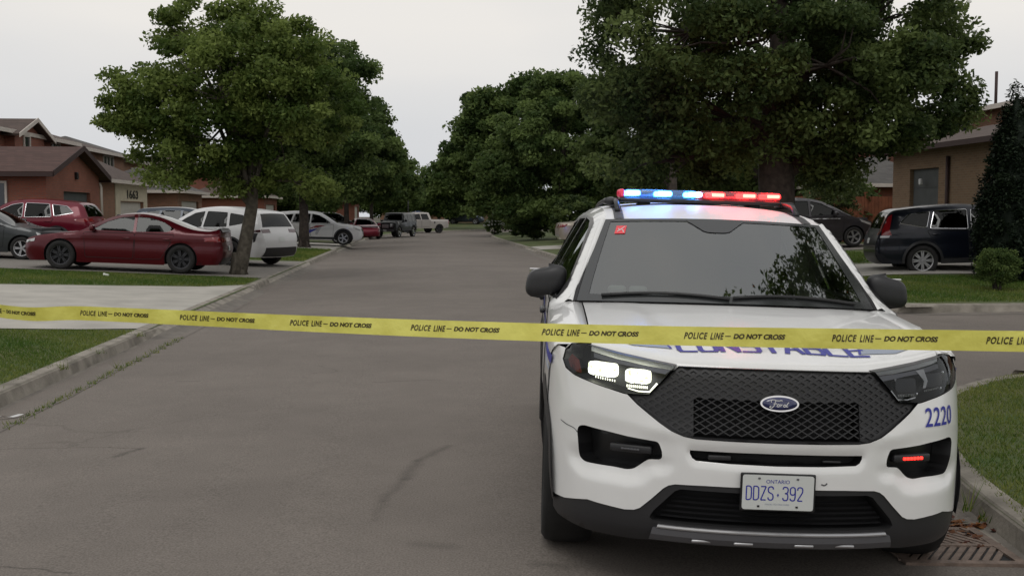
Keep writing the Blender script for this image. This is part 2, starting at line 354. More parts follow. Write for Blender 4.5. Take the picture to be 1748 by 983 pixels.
def inset(poly, d):
    n = len(poly); A = sum(poly[i][0] * poly[(i + 1) % n][1] - poly[(i + 1) % n][0] * poly[i][1] for i in range(n))
    s = 1 if A > 0 else -1; o = []
    for i in range(n):
        p0, p1, p2 = Vector(poly[i - 1]), Vector(poly[i]), Vector(poly[(i + 1) % n])
        e1 = (p1 - p0).normalized(); e2 = (p2 - p1).normalized()
        n1 = Vector((-e1.y, e1.x)) * s; n2 = Vector((-e2.y, e2.x)) * s; b = (n1 + n2)
        k = max(.35, b.length_squared / 2); o.append(tuple(p1 + b / k * d * .5 * (1 if k > .35 else 1)))
    return o
def catmull(pts, per=6, closed=False):
    P = [np.array(p, float) for p in pts]; n = len(P); o = []
    rng = range(n if closed else n - 1)
    for i in rng:
        p0 = P[i - 1] if (closed or i > 0) else 2 * P[0] - P[1]; p1 = P[i]; p2 = P[(i + 1) % n]
        p3 = P[(i + 2) % n] if (closed or i + 2 < n) else 2 * P[-1] - P[-2]
        for k in range(per):
            t = k / per; o.append(tuple(.5 * (2 * p1 + (p2 - p0) * t + (2 * p0 - 5 * p1 + 4 * p2 - p3) * t * t + (3 * p1 - p0 - 3 * p2 + p3) * t ** 3)))
    if not closed: o.append(tuple(P[-1]))
    return o
def rounded(poly, r=.02, seg=3):
    o = []; n = len(poly)
    for i in range(n):
        p0, p1, p2 = Vector(poly[i - 1]), Vector(poly[i]), Vector(poly[(i + 1) % n])
        a = (p0 - p1); b = (p2 - p1); k = min(r, a.length * .45, b.length * .45)
        A = p1 + a.normalized() * k; B = p1 + b.normalized() * k
        for j in range(seg + 1):
            t = j / seg; o.append(tuple(A * (1 - t) ** 2 + p1 * 2 * t * (1 - t) + B * t * t))
    return o

def cdt(outer, holes, step, extra=()):
    """triangulate outer minus holes with interior grid; returns pts(N,2), tris"""
    pts = []; edges = []
    for poly in [outer] + list(holes) + list(extra):
        q = dens(poly, step); n0 = len(pts); pts += q; edges += [(n0 + i, n0 + (i + 1) % len(q)) for i in range(len(q))]
    ox = [p[0] for p in outer]; oy = [p[1] for p in outer]
    xs = np.arange(min(ox) + step / 2, max(ox), step); ys = np.arange(min(oy) + step / 2, max(oy), step)
    gx, gy = np.meshgrid(xs, ys); gx = gx + (np.arange(len(ys)) % 2)[:, None] * step * .5; gx = gx.ravel(); gy = gy.ravel()
    k = inpoly(gx, gy, outer)
    for h in holes: k &= ~inpoly(gx, gy, h)
    gx, gy = gx[k], gy[k]
    for poly in [outer] + list(holes) + list(extra):
        kk = polydist(gx, gy, poly) > step * .45; gx, gy = gx[kk], gy[kk]
    pts += list(zip(gx, gy))
    r = delaunay_2d_cdt([Vector((float(a), float(b))) for a, b in pts], edges, [], 0, 1e-6)
    V = np.array([(v.x, v.y) for v in r[0]]); T = [tuple(f) for f in r[2]]
    cx = np.array([V[list(f)].mean(0) for f in T]); keep = inpoly(cx[:, 0], cx[:, 1], outer)
    for h in holes: keep &= ~inpoly(cx[:, 0], cx[:, 1], h)
    return V, [f for f, q in zip(T, keep) if q], cx[keep]

def used(V, T):
    ids = sorted({i for f in T for i in f}); mp_ = {a: b for b, a in enumerate(ids)}
    return V[ids], [tuple(mp_[i] for i in f) for f in T]
def flipfix(v, f, want):
    a, b, c = [Vector(v[i]) for i in f[0][:3]]
    if (b - a).cross(c - a).dot(Vector(want)) < 0: f = [q[::-1] for q in f]
    return f

_tc = {}
def text2d(s, w_=None, h_=None, align='LEFT', bold=0, sp=1.0):
    key = (s, bold, sp)
    if key not in _tc:
        cu = bpy.data.curves.new('tmp', 'FONT'); cu.body = s; cu.fill_mode = 'FRONT'; cu.offset = bold; cu.space_character = sp; cu.resolution_u = 4
        ob = bpy.data.objects.new('tmp', cu); COL.objects.link(ob); bpy.context.view_layer.update()
        dg = bpy.context.evaluated_depsgraph_get(); me = bpy.data.meshes.new_from_object(ob.evaluated_get(dg))
        v = np.array([p.co[:2] for p in me.vertices]); f = [tuple(p.vertices) for p in me.polygons]
        bpy.data.objects.remove(ob); bpy.data.meshes.remove(me); bpy.data.curves.remove(cu)
        v = v - v.min(0); v = v / v.max(0); _tc[key] = (v, f)
    v, f = _tc[key]; v = v.copy(); v[:, 0] *= w_; v[:, 1] *= h_
    return v, f

# ------------------------------------------------------------------ terrain
LEFT = [(-3.84, -12), (-3.84, 30), (-3.84, 62), (-3.7, 72), (-3.1, 82), (-1.8, 92), (.8, 102), (5, 111), (11, 119), (20, 125), (40, 133)]
RIGHT = [(2.95, -12), (2.98, 1), (3.03, 4.2), (3.12, 5.2), (3.45, 6.7), (4.1, 8.2), (5.0, 9.5), (6.5, 10.35), (10, 10.55), (45, 10.6)]
RIGHT2 = [(45, 18.4), (12, 18.3), (9, 18.4), (7.3, 19.2), (6.1, 21.2), (5.5, 24.5), (5.3, 30), (5.25, 60), (5.3, 78), (6.2, 90), (8.6, 98), (13, 104), (22, 110), (40, 118)]
LEFT_S = catmull(LEFT, 6); RIGHT_S = catmull(RIGHT, 6); RIGHT2_S = catmull(RIGHT2, 6)
ROAD = LEFT_S + RIGHT2_S[::-1] + RIGHT_S[::-1]
def road_z(x, y): 
    x = np.asarray(x, float)
    return -.0265 * (np.sqrt(np.clip(np.abs(x), 0, 4.2) ** 2 + 1.2) - 1.095)
def T(x, y):
    x = np.asarray(x, float); y = np.asarray(y, float)
    d = polydist(x, y, ROAD)
    return .055 + np.minimum(.045 * d, .50) 
def T1(x, y): return float(T(np.array([x]), np.array([y]))[0])

gb = MB(); gb.add([(-700, -400, -.6), (700, -400, -.6), (700, 900, -.6), (-700, 900, -.6)], [(0, 1, 2, 3)])
tag(gb.build('ground', M['soil']), kind='structure')
def sheet(name, poly, holes, step, zf, m, kind='structure', off=0):
    V, F, _ = cdt(poly, holes, step); V, F = used(V, F); z = zf(V[:, 0], V[:, 1]) + off
    v = np.column_stack([V, z]); F = flipfix(v, F, (0, 0, 1))
    o = mesh(name, v, F, m, smooth=True); tag(o, kind=kind); return o
sheet('road', ROAD, [], .6, road_z, M['asphalt'])
LAWN_L = LEFT_S + [(40, 170), (-60, 170), (-60, -12)]
LAWN_R2 = RIGHT2_S + [(60, 118), (60, 18.4)]
LAWN_R = RIGHT_S + [(45, -12)]
DR1 = [(-3.99, 15.3), (-3.99, 24.6), (-4.7, 23.6), (-6.5, 22.9), (-9, 22.0), (-22, 21.7), (-22, 12.6), (-9, 13.6), (-6, 14.7), (-4.7, 15.0)]
DR2 = [(-3.99, 27.2), (-3.99, 36.8), (-4.8, 36.2), (-6, 36), (-17, 37), (-17, 27.0), (-5, 27.3)]
DR3 = [(-3.99, 49), (-3.99, 58), (-14, 58), (-14, 49.5)]
DR4 = [(-3.80, 63.5), (-3.85, 71), (-14, 71), (-14, 63.5)]
DRR1 = [(5.75, 23.4), (9, 23.6), (16.5, 23.7), (16.5, 27.4), (5.7, 27.6)]
DRR2 = [(5.55, 34.6), (16.5, 34.8), (16.5, 39.2), (5.55, 39.4)]
DRR3 = [(5.45, 48.0), (16, 48.0), (16, 52.5), (5.45, 52.5)]
sheet('lawn_left', LAWN_L, [], 1.3, T, M['lawn']); sheet('lawn_far_right', LAWN_R2, [], 1.3, T, M['lawn']); sheet('lawn_near_right', LAWN_R, [], 1.0, T, M['lawn'])
for nm, poly, mm in (('driveway_concrete', DR1, 'concrete'), ('driveway_asphalt', DR2, 'drive_asphalt'), ('driveway_concrete', DR3, 'concrete'), ('driveway_asphalt', DR4, 'drive_asphalt'),
                     ('driveway_concrete', DRR1, 'concrete'), ('driveway_asphalt', DRR2, 'drive_asphalt'), ('driveway_concrete', DRR3, 'concrete')):
    sheet(nm, poly, [], .45, T, M[mm], off=.012)

def kerb(name, line, side, drops):
    """gutter pan, face and top following the line; side=+1 land lies on the left of travel"""
    P = [np.array(p) for p in dens(line, .5, False)]; rows = []
    for i, p in enumerate(P):
        d = P[min(i + 1, len(P) - 1)] - P[max(i - 1, 0)]; d = d / np.hypot(*d); n = np.array([-d[1], d[0]]) * side
        drop = 0
        for (y0, y1) in drops:
            drop = max(drop, min(1, max(0, min(p[1] - y0, y1 - p[1]) / 1.0 + .0)))
        zr = float(road_z(p[0], p[1])); q1 = [(-.42, zr + .004), (-.10, zr - .002), (-.045, zr + .012), (-.012, .043), (.015, .065), (.14, .069), (.17, .035)]
        q2 = [(-.42, zr + .004), (-.25, zr + .03), (-.14, -.005), (-.05, .025), (.02, .052), (.15, .073), (.24, .060)]
        prof = [(a0 + (a1 - a0) * drop, z0_ + (z1_ - z0_) * drop) for (a0, z0_), (a1, z1_) in zip(q1, q2)]
        rows.append([(p[0] + n[0] * a, p[1] + n[1] * a, z) for a, z in prof])
    K = len(rows[0]); v = [q for r in rows for q in r]; f = [(i * K + j, (i + 1) * K + j, (i + 1) * K + j + 1, i * K + j + 1) for i in range(len(rows) - 1) for j in range(K - 1)]
    f = flipfix(v, f, (0, 0, 1))
    mi_ = []
    for i in range(len(rows) - 1): mi_ += [1 if j < 2 else 0 for j in range(K - 1)]
    return tag(mesh(name, v, f, [M['kerb'], M['gutter']], smooth=False, mi=mi_), kind='structure')
kerb('kerb_left', LEFT_S, 1, [(15.0, 25.0), (26.8, 37.2), (48.6, 58.4), (63, 71.5)])
kerb('kerb_right', RIGHT_S, -1, [])
kerb('kerb_far_right', RIGHT2_S, -1, [(23, 28), (34, 40), (47.6, 53)])

def ribbon(name, pts, wd, m, off, jag=0, seed=0):
    rnd = random.Random(seed); P = catmull(pts, 8); v = []; f = []
    for i, p in enumerate(P):
        a = np.array(P[min(i + 1, len(P) - 1)]) - np.array(P[max(i - 1, 0)]); a = a / np.hypot(*a); n = np.array([-a[1], a[0]])
        t = i / (len(P) - 1); ww = wd * (math.sin(math.pi * min(1, max(0, .03 + .94 * t))) ** .5) * (1 + rnd.uniform(-jag, jag)); sh = rnd.uniform(-jag, jag) * wd * .5
        for s in (-1, 1):
            q = np.array(p) + n * (s * ww / 2 + sh); v.append((q[0], q[1], float(road_z(q[0], q[1])) + off))
    f = [(2 * i, 2 * i + 1, 2 * i + 3, 2 * i + 2) for i in range(len(P) - 1)]
    return tag(mesh(name, v, flipfix(v, f, (0, 0, 1)), m), kind='structure')
ribbon('road_crack', [(-3.36, 6), (-3.40, 8), (-3.36, 10.5), (-3.39, 13), (-3.35, 16), (-3.38, 22)], .030, M['tar_soft'], .004, .6, 7)
# ------------------------------------------------------------------ generic car machinery
def car_x(y, z, S):
    """half width of the body side at (y, z)"""
    y = np.asarray(y, float); z = np.asarray(z, float)
    pf = np.interp(y, S['plan_y'], S['plan_w'])
    x = S['W'] * pf
    belt = S['belt']; top = S['H']
    t = np.clip((z - belt) / (top - belt), 0, 1.1)
    up = S['W'] * pf - (S['W'] - S['roofw']) * (t ** 1.05) * np.clip(pf * 1.0, 0, 1)
    low = np.clip((.55 - z) / .35, 0, 1)
    x = np.where(z > belt, up, x) * (1 - .035 * low ** 2) - .012 * ((np.clip(z, .3, belt) - .72) / .4) ** 2
    ch = S.get('crease')
    if ch is not None: x = x + .010 * np.exp(-((z - ch) / .035) ** 2) - .012 * np.exp(-((z - ch + .12) / .07) ** 2)
    if S.get('pinch'): x = x - S['pinch'] * np.exp(-((y - 1.45) / .50) ** 2) * np.clip((z - 1.175) / .08, 0, 1)
    r = S.get('edge', .09); d = polydist(y, z, S['top'], closed=False); q = 1 - np.clip(d / r, 0, 1)
    x = x - r * .8 * (1 - np.sqrt(np.clip(1 - q * q, 0, 1)))
    return x
def side_patch(S, poly, holes, step, m, name, parent, off=0, both=True):
    V, F, _ = cdt(poly, holes, step)
    V, F = used(V, F); x = car_x(V[:, 0], V[:, 1], S) + off
    v = [(a, p[0], p[1]) for a, p in zip(x, V)]; F = flipfix(v, F, (1, 0, 0))
    if both:
        n = len(v); v2 = [(-a, b, c) for a, b, c in v]
        if both == 'merge': return mesh(name, v + v2, F + [tuple(n + i for i in q[::-1]) for q in F], m, parent, True)
        a = mesh(name, v, F, m, parent, True); b = mesh(name, v2, [q[::-1] for q in F], m, parent, True); return [a, b]
    return mesh(name, v, F, m, parent, True)
def wrap_patch(S, s0, s1, u0, u1, m, name, parent, off=0., nu=14, crown=None, thick=0, ns=None):
    """piece of the strip that joins both sides over the outline; s in metres along S['top'], u in -1..1"""
    P = np.array(S['top']); L_ = np.concatenate([[0], np.cumsum(np.hypot(*np.diff(P, axis=0).T))])
    ns = ns or max(2, int((s1 - s0) / .06)); ss = np.linspace(s0, s1, ns + 1)
    Y = np.interp(ss, L_, P[:, 0]); Z = np.interp(ss, L_, P[:, 1]); W_ = car_x(Y, Z, S)
    dy = np.interp(ss + .02, L_, P[:, 0]) - np.interp(ss - .02, L_, P[:, 0]); dz = np.interp(ss + .02, L_, P[:, 1]) - np.interp(ss - .02, L_, P[:, 1])
    l = np.hypot(dy, dz) + 1e-9; ny, nz_ = -dz / l, dy / l
    v = []; cr = S.get('crown', .03)
    for i in range(ns + 1):
        for j in range(nu + 1):
            u = u0 + (u1 - u0) * j / nu; k = cr * (1 - abs(u) ** 2.2) + off
            v.append((u * W_[i], Y[i] + ny[i] * k, Z[i] + nz_[i] * k))
    f = [(i * (nu + 1) + j, i * (nu + 1) + j + 1, (i + 1) * (nu + 1) + j + 1, (i + 1) * (nu + 1) + j) for i in range(ns) for j in range(nu)]
    return mesh(name, v, f, m, parent, True)
def out_s(S, y, z):   # arc length on the outline nearest to a point
    P = np.array(S['top']); L_ = np.concatenate([[0], np.cumsum(np.hypot(*np.diff(P, axis=0).T))]); best = (9, 0)
    for i in range(len(P) - 1):
        d = P[i + 1] - P[i]; t = np.clip(((y - P[i][0]) * d[0] + (z - P[i][1]) * d[1]) / (d @ d + 1e-12), 0, 1)
        q = P[i] + d * t; e = math.hypot(q[0] - y, q[1] - z)
        if e < best[0]: best = (e, L_[i] + t * math.hypot(*d))
    return best[1]
def wheel(parent, x, y, r, wd, spokes, rimm, sgn, steer=0):
    """tyre with rim child; outer face towards sgn*x"""
    c = (0, 0, 0); hw = wd / 2
    b = MB(); b.lathe_x(c, [(-hw * .8, r * .66), (-hw, r * .74), (-hw, r * .90), (-hw * .86, r * .97), (-hw * .5, r), (hw * .5, r), (hw * .86, r * .97), (hw, r * .90), (hw, r * .74), (hw * .8, r * .66)], 36)
    o = b.build('wheel', M['rubber'], parent, True); o.location = (x, y, r); o.rotation_euler = (0, 0, steer)
    rr = r * .68; q = MB(); xo = sgn * hw * .72
    q.lathe_x((0, 0, 0), [(sgn * hw * .82, rr * .98), (sgn * hw * .86, rr * 1.02), (sgn * hw * .80, rr * .92), (sgn * hw * .1, rr * .88)], 36)
    for k in range(spokes):
        a = 2 * math.pi * k / spokes
        for da in (-.11, .11):
            p0 = Vector((xo, 0, 0)); c0 = a + da * 1.6; c1 = a + da
            A = [(math.cos(c0) * rr * .16, math.sin(c0) * rr * .16), (math.cos(c1) * rr * .94, math.sin(c1) * rr * .94)]
            nx = (-math.sin(a), math.cos(a)); h = rr * .055
            v = []
            for (cy, cz), hh in zip(A, (h * 1.3, h)):
                for s2 in (-1, 1):
                    for dx in (0, -sgn * .03): v.append((xo + dx, cy + nx[0] * hh * s2, cz + nx[1] * hh * s2))
            q.add(v, [(0, 2, 6, 4), (1, 5, 7, 3), (0, 4, 5, 1), (2, 3, 7, 6)])
    q.lathe_x((0, 0, 0), [(xo + sgn * .012, 0.001), (xo + sgn * .012, rr * .14), (xo - sgn * .01, rr * .2)], 18)
    rim = q.build('rim', rimm, o, False)
    d = MB(); d.lathe_x((0, 0, 0), [(sgn * hw * .15, .001), (sgn * hw * .15, rr * .9)], 24); d.build('brake_disc', M['matte_black'], o)
    return o
def arch(cy, cz, r, z0, n=14):   # arc points of a wheel opening from front foot to rear foot at height z0
    a0 = math.asin((z0 - cz) / r) if abs(z0 - cz) < r else 0
    return [(cy - r * math.cos(a0 + (math.pi - 2 * a0) * k / n), cz + r * math.sin(a0 + (math.pi - 2 * a0) * k / n)) for k in range(n + 1)]
def shrink(poly, d): return inset(poly, d)

def make_car(name, label, cat, S, paint, loc, rotz, group=None, rim='silver', spokes=5, tilt=(0, 0)):
    root = empty(name, loc, (tilt[0], tilt[1], rotz)); tag(root, label, cat, group)
    S['top'] = catmull(S['outline'], 5); top = S['top']; z0 = S['sill']; r = S['r']; ar = r + .055
    bottom = [(top[-1][0], top[-1][1])]
    w1, w2 = S['wheels']
    a2 = arch(w2, r, ar, z0)[::-1]; a1 = arch(w1, r, ar, z0)[::-1]
    poly = list(top) + [(a2[0][0], z0)][:0] + a2 + a1
    wins = S['windows']; drs = S['doors']
    step = S.get('step', .09)
    holes = [rounded(p, .04) for p in wins]
    body = side_patch(S, poly, holes, step, paint, 'body', root, both='merge')
    # front/roof/rear strip, leaving screens as their own parts
    Ltot = out_s(S, *top[-1]); cuts = sorted([(out_s(S, *a), out_s(S, *b), n) for a, b, n in S['screens']]); s = 0; vs = []
    pieces = []
    for a, b, n in cuts:
        pieces.append((s, a)); s = b
        wrap_patch(S, a, b, -.90, .90, M['dglass'] if n != 'windscreen' else S.get('wsmat', M['dglass']), n, root, off=-.004)
        for u0, u1 in ((-1, -.90), (.90, 1)): pieces.append((a, b, u0, u1))
    pieces.append((s, Ltot))
    allv = []; allf = []
    for p in pieces:
        a, b = p[0], p[1]; u0, u1 = (p[2], p[3]) if len(p) > 2 else (-1, 1)
        if b - a < .01: continue
        o = wrap_patch(S, a, b, u0, u1, paint, 'x', None, nu=14 if len(p) == 2 else 2)
        n = len(allv); allv += [tuple(v.co) for v in o.data.vertices]; allf += [tuple(n + i for i in q.vertices) for q in o.data.polygons]
        bpy.data.objects.remove(o)
    mesh('roof_and_bonnet' if not S.get('nobonnet') else 'top_shell', allv, allf, paint, root, True)
    for p in wins: side_patch(S, rounded(p, .04), [], .15, M['dglass'], 'window', root, off=-.012)
    if S.get('chromeline'):
        for sg in (-1, 1):
            b = MB()
            for p in wins:
                q = dens(rounded(p, .04), .12); b.tube([(sg * (float(car_x(a, c, S)) + .003), a, c) for a, c in q + q[:1]], .009, 5, False)
            b.build('window_trim', M['chrome'] if S['chromeline'] == 1 else M['satin_black'], root)
    for d_ in drs:      # door panel: a slightly proud skin with a dark seam around it
        q = dens(rounded(d_, .05), .12)
        for sg in (-1, 1):
            b = MB(); b.tube([(sg * (float(car_x(a, c, S)) + .0005), a, c) for a, c in q + q[:1]], .0065, 4, False)
            dr = b.build('door', M['matte_black'], root)
            hy_ = max(p[0] for p in d_) - .20; hz_ = S.get('handle', S['belt'] - .13)
            h = MB(); h.rbox((sg * (float(car_x(hy_, hz_, S)) + .015), hy_, hz_), (.03, .19, .03), .012, 2); h.build('door_handle', S.get('handlemat', paint), dr, True)
    # dark inside and arches
    b = MB(); y0 = top[0][0] + .12; y1 = top[-1][0] - .12; b.box((0, (y0 + y1) / 2, (z0 + S['belt'] - .1) / 2 + .03), (S['W'] * 1.55, y1 - y0 - .3, S['belt'] - .1 - z0))
    ca0, ca1 = S['cabin']; b.box((-.0, (ca0 + ca1) / 2 + .15, S['belt'] - .05), (S['W'] * 1.6, ca1 - ca0, .12))
    for yy in (ca0 + .75, ca0 + 1.65):
        if yy < ca1 - .2:
            for xx in (-.38, .38): b.rbox((xx, yy, S['belt'] + .02), (.48, .16, .55), .05, 2); b.rbox((xx, yy + .04, S['belt'] + .36), (.24, .1, .18), .04, 2)
    b.build('interior', M['interior'], root)
    for cy in (w1, w2):
        for sg in (-1, 1):
            b = MB(); q = arch(cy, r, ar, z0, 18); x = [float(car_x(a, c, S)) for a, c in q]
            v = [(sg * (xx + .002), a, c) for xx, (a, c) in zip(x, q)] + [(sg * (xx - .32), a, c) for xx, (a, c) in zip(x, q)]; n = len(q)
            b.add(v, [(i, i + 1, n + i + 1, n + i) for i in range(n - 1)])
            v = [(sg * (x[0] - .30), a, c) for a, c in q]; b.add(v, [tuple(range(n))]); b.build('wheel_arch', M['matte_black'], root)
    if S.get('cladding'):
        for cy in (w1, w2):
            for sg in (-1, 1):
                q1 = arch(cy, r, ar + .001, z0, 18); q2 = arch(cy, r, ar + .06, z0, 18); n = len(q1)
                v = [(sg * (float(car_x(a, c, S)) + .012), a, c) for a, c in q1] + [(sg * (float(car_x(a, c, S)) + .008), a, c) for a, c in q2]
                b = MB(); b.add(v, [(i, i + 1, n + i + 1, n + i) for i in range(n - 1)]); b.build('arch_cladding', M['black_plastic'], root, True)
    for sg in (-1, 1):   # sill strip
        b = MB(); b.grid(lambda u, v_: (sg * (float(car_x(w1 + ar + (w2 - w1 - 2 * ar) * u, z0 + .11 * v_, S)) + .012), w1 + ar + (w2 - w1 - 2 * ar) * u, z0 - .02 + .12 * v_), 8, 1)
        b.build('sill', M['black_plastic'] if S.get('cladding') else paint, root, True)
    for cy in (w1, w2):
        for sg in (-1, 1): wheel(root, sg * (S['W'] - .115), cy, r, .22, spokes, M[rim], sg)
    # mirrors
    my, mz = S['mirror']
    for sg in (-1, 1):
        b = MB(); x = float(car_x(my, mz, S)); b.rbox((sg * (x + .13), my, mz + .02), (.22, .11, .15), .045, 3); b.rbox((sg * (x + .02), my + .01, mz - .04), (.1, .06, .04), .015, 2); b.build('wing_mirror', S.get('mirrormat', paint), root, True)
    for nm, p, mm, off in S.get('sidebits', []): side_patch(S, p, [], .06, M[mm], nm, root, off=off)
    for nm, (a, b_), (u0, u1), mm, off in S.get('wrapbits', []): wrap_patch(S, out_s(S, *a), out_s(S, *b_), u0, u1, M[mm], nm, root, off=off, nu=8)
    return root

# ------------------------------------------------------------------ the police utility car
PX = [0, .2, .37, .5, .62, .75, .84, .905, .95, .98, .995, 1.0]; PY = [0, .01, .035, .07, .115, .185, .27, .37, .48, .62, .78, 1.0]
_px = catmull(list(zip(PX, PY)), 6); PXs = np.array([p[0] for p in _px]); PYs = np.array([p[1] for p in _px]); PSs = np.concatenate([[0], np.cumsum(np.hypot(np.diff(PXs), np.diff(PYs)))])
ZP = [.18, .24, .28, .34, .45, .60, .73, .80, .9, 1.0, 1.06, 1.10]; YP = [.11, .055, .02, .004, 0, .0, .008, .02, .045, .075, .115, .16]
_zp = catmull(list(zip(ZP, YP)), 5); ZPs = np.array([p[0] for p in _zp]); YPs = np.array([p[1] for p in _zp])
def s_of_x(x): return np.sign(x) * np.interp(np.abs(x), PXs, PSs)
PL = [(.0, .531), (.16, .531), (.30, .530), (.43, .526), (.458, .518), (.48, .502), (.53, .448), (.575, .403), (.60, .391), (.64, .386), (.72, .392), (.80, .398), (.90, .366), (.95, .358)]
FOG = [(.502, .695), (.514, .703), (.64, .712), (.72, .722), (.822, .730), (.845, .722), (.853, .700), (.842, .600), (.836, .575), (.815, .560), (.69, .563), (.632, .559), (.600, .568), (.558, .608), (.543, .620), (.497, .624), (.488, .632), (.488, .660)]
SLOT = [(-.345, .634), (-.362, .645), (-.372, .664), (-.372, .678), (-.2, .679), (0, .680), (.2, .679), (.372, .678), (.372, .664), (.362, .645), (.345, .634), (.2, .629), (0, .627), (-.2, .629)]
HEAD = [(.437, 1.032), (.56, 1.046), (.68, 1.062), (.765, 1.077), (.84, 1.088), (.885, 1.078), (.912, 1.045), (.922, 1.0), (.908, .968), (.87, .946), (.80, .929), (.72, .912), (.645, .897), (.548, .903)]
def fogd(x, z):
    ax = np.abs(x); d = polydist(ax, z, FOG); return np.where(inpoly(ax, z, FOG), 0, d)
def Fxz(x, z, s=None):
    """fascia depth behind the foremost plane"""
    x = np.asarray(x, float); z = np.asarray(z, float)
    y = np.interp(np.abs(x), PXs, PYs) + np.interp(z, ZPs, YPs)
    d = fogd(x, z); below = np.clip((.64 - z) / .06, 0, 1); inn = np.clip(1 - d / .075, 0, 1); y = y + .034 * (inn * inn * (3 - 2 * inn)) * (.3 + .7 * below) * (np.abs(x) < .93)
    ds = polydist(x, z, SLOT); q = np.clip(1 - ds / .028, 0, 1); y = y + .012 * q * q
    bev = np.clip((z - .70) / .05, 0, 1) * np.clip((.80 - z) / .06, 0, 1) * np.clip((.62 - np.abs(x)) / .1, 0, 1); y = y - .008 * bev
    return y
def fmap(V, off=0.0):
    """(s, z) -> body coordinates"""
    s = V[:, 0]; z = V[:, 1]; x = np.sign(s) * np.interp(np.abs(s), PSs, PXs); yb = np.interp(np.abs(s), PSs, PYs)
    y = Fxz(x, z) - np.interp(np.abs(x), PXs, PYs) + yb
    # offset along the plan normal
    e = 1e-3; x2 = np.interp(np.abs(s) + e, PSs, PXs); x1 = np.interp(np.abs(s) - e, PSs, PXs); y2 = np.interp(np.abs(s) + e, PSs, PYs); y1 = np.interp(np.abs(s) - e, PSs, PYs)
    tx, ty = x2 - x1, y2 - y1; l = np.hypot(tx, ty) + 1e-12; nx, ny = ty / l * np.sign(s + 1e-9), -tx / l
    return np.column_stack([x + nx * off, y + ny * off, z])
def xs2(poly): return [(float(s_of_x(x)), z) for x, z in poly]
def mirr(poly): return [(-x, z) for x, z in poly[::-1]]
def fpatch(name, outer, holes, step, m, parent, off=0.0):
    V, F, _ = cdt(outer, holes, step); V, F = used(V, F); v = fmap(V, off); F = flipfix(v, F, (0, -1, 0)); return mesh(name, v, F, m, parent, True)
def fwall(poly, off0, off1, bld):
    """side walls of a recess around poly (s,z) between two offsets"""
    q = np.array(dens(poly, .02)); a = fmap(q, off0); b = fmap(q, off1); n = len(q)
    bld.add(list(a) + list(b), [(i, (i + 1) % n, n + (i + 1) % n, n + i) for i in range(n)])

CAR = empty('police_suv', (1.506, 4.387, -.03)); CAR.rotation_mode = 'QUATERNION'
th, rl, pt = R(6.21), R(1.66), R(.19)
ex = Vector((math.cos(th), -math.sin(th), 0)); ey = Vector((math.sin(th), math.cos(th), 0)); ez = Vector((0, 0, 1))
ex2 = ex * math.cos(rl) - ez * math.sin(rl); ez2 = ez * math.cos(rl) + ex * math.sin(rl); ey2 = ey * math.cos(pt) + ez2 * math.sin(pt); ez3 = ez2 * math.cos(pt) - ey * math.sin(pt)
CAR.rotation_quaternion = Matrix((ex2, ey2, ez3)).transposed().to_quaternion()
tag(CAR, 'white police SUV with lit blue and red roof lightbar parked behind the yellow tape', 'police car')

# --- white bumper fascia
Sx = lambda y: float(np.interp(y, PYs, PSs))
upper = [(.642, .893), (.60, .855), (.55, .818), (.505, .786), (.455, .756), (.40, .736), (.35, .7295), (.2, .728), (.0, .7275)]
rt = [(float(s_of_x(x)), z) for x, z in PL] + [(Sx(.50), .352), (Sx(.515), .45), (Sx(.56), .58), (Sx(.62), .66), (Sx(.70), .735), (Sx(.70), .95), (Sx(.66), 1.06)]
hb = [(.912, 1.052), (.9245, 1.0), (.911, .964), (.872, .942), (.80, .925), (.72, .908), (.66, .895)]
rt += xs2(hb) + xs2(upper)
outer = rt[:-1] + [(-x, z) for x, z in rt[::-1][:-1]]
fogs = xs2(rounded(FOG, .012, 2)); slots = xs2(SLOT)
fp = fpatch('front_bumper', outer, [fogs, [(-x, z) for x, z in fogs[::-1]], slots], .017, M['white_paint'], CAR)
# pockets
for sg in (1, -1):
    pf = fogs if sg == 1 else [(-x, z) for x, z in fogs[::-1]]
    b = MB(); fwall(pf, 0, -.085, b); o = b.build('fog_pocket', M['satin_black'], CAR)
    o2 = fpatch('pocket_back', pf, [], .05, M['satin_black'], o, -.085)
    # slim lamp module in the pocket
    cx = .628 * sg; c = fmap(np.array([[s_of_x(cx), .655]]), -.03)[0]; an = sg * .33
    b = MB(); b.rbox((0, 0, 0), (.19, .04, .036), .008, 2, Matrix.Rotation(an, 3, 'Z')); b.v = [tuple(Vector(p) + Vector(c)) for p in b.v]
    lm = b.build('pocket_lamp', M['black_plastic'], o, True)
    mm = M['led_red_small'] if sg == 1 else M['skid']
    b = MB()
    for k in range(6):
        q = Matrix.Rotation(an, 3, 'Z') @ Vector(((k - 2.5) * (.0175 if sg == 1 else .014), -.023, 0)); b.rbox(Vector(c) + q, (.014, .008, .013 if sg == 1 else .009), .003, 2, Matrix.Rotation(an, 3, 'Z'))
    b.build('led_row', mm, lm)
b = MB(); fwall(slots, 0, -.06, b); o = b.build('bumper_slot', M['satin_black'], CAR); fpatch('slot_back', slots, [], .05, M['matte_black'], o, -.06)
for c_, s_ in (((-.245, .045, .652), (.10, .03, .022)), ((.24, .05, .648), (.08, .02, .012))): b = MB(); b.rbox(c_, s_, .005, 2); b.build('slot_sensor', M['black_plastic'], o, True)

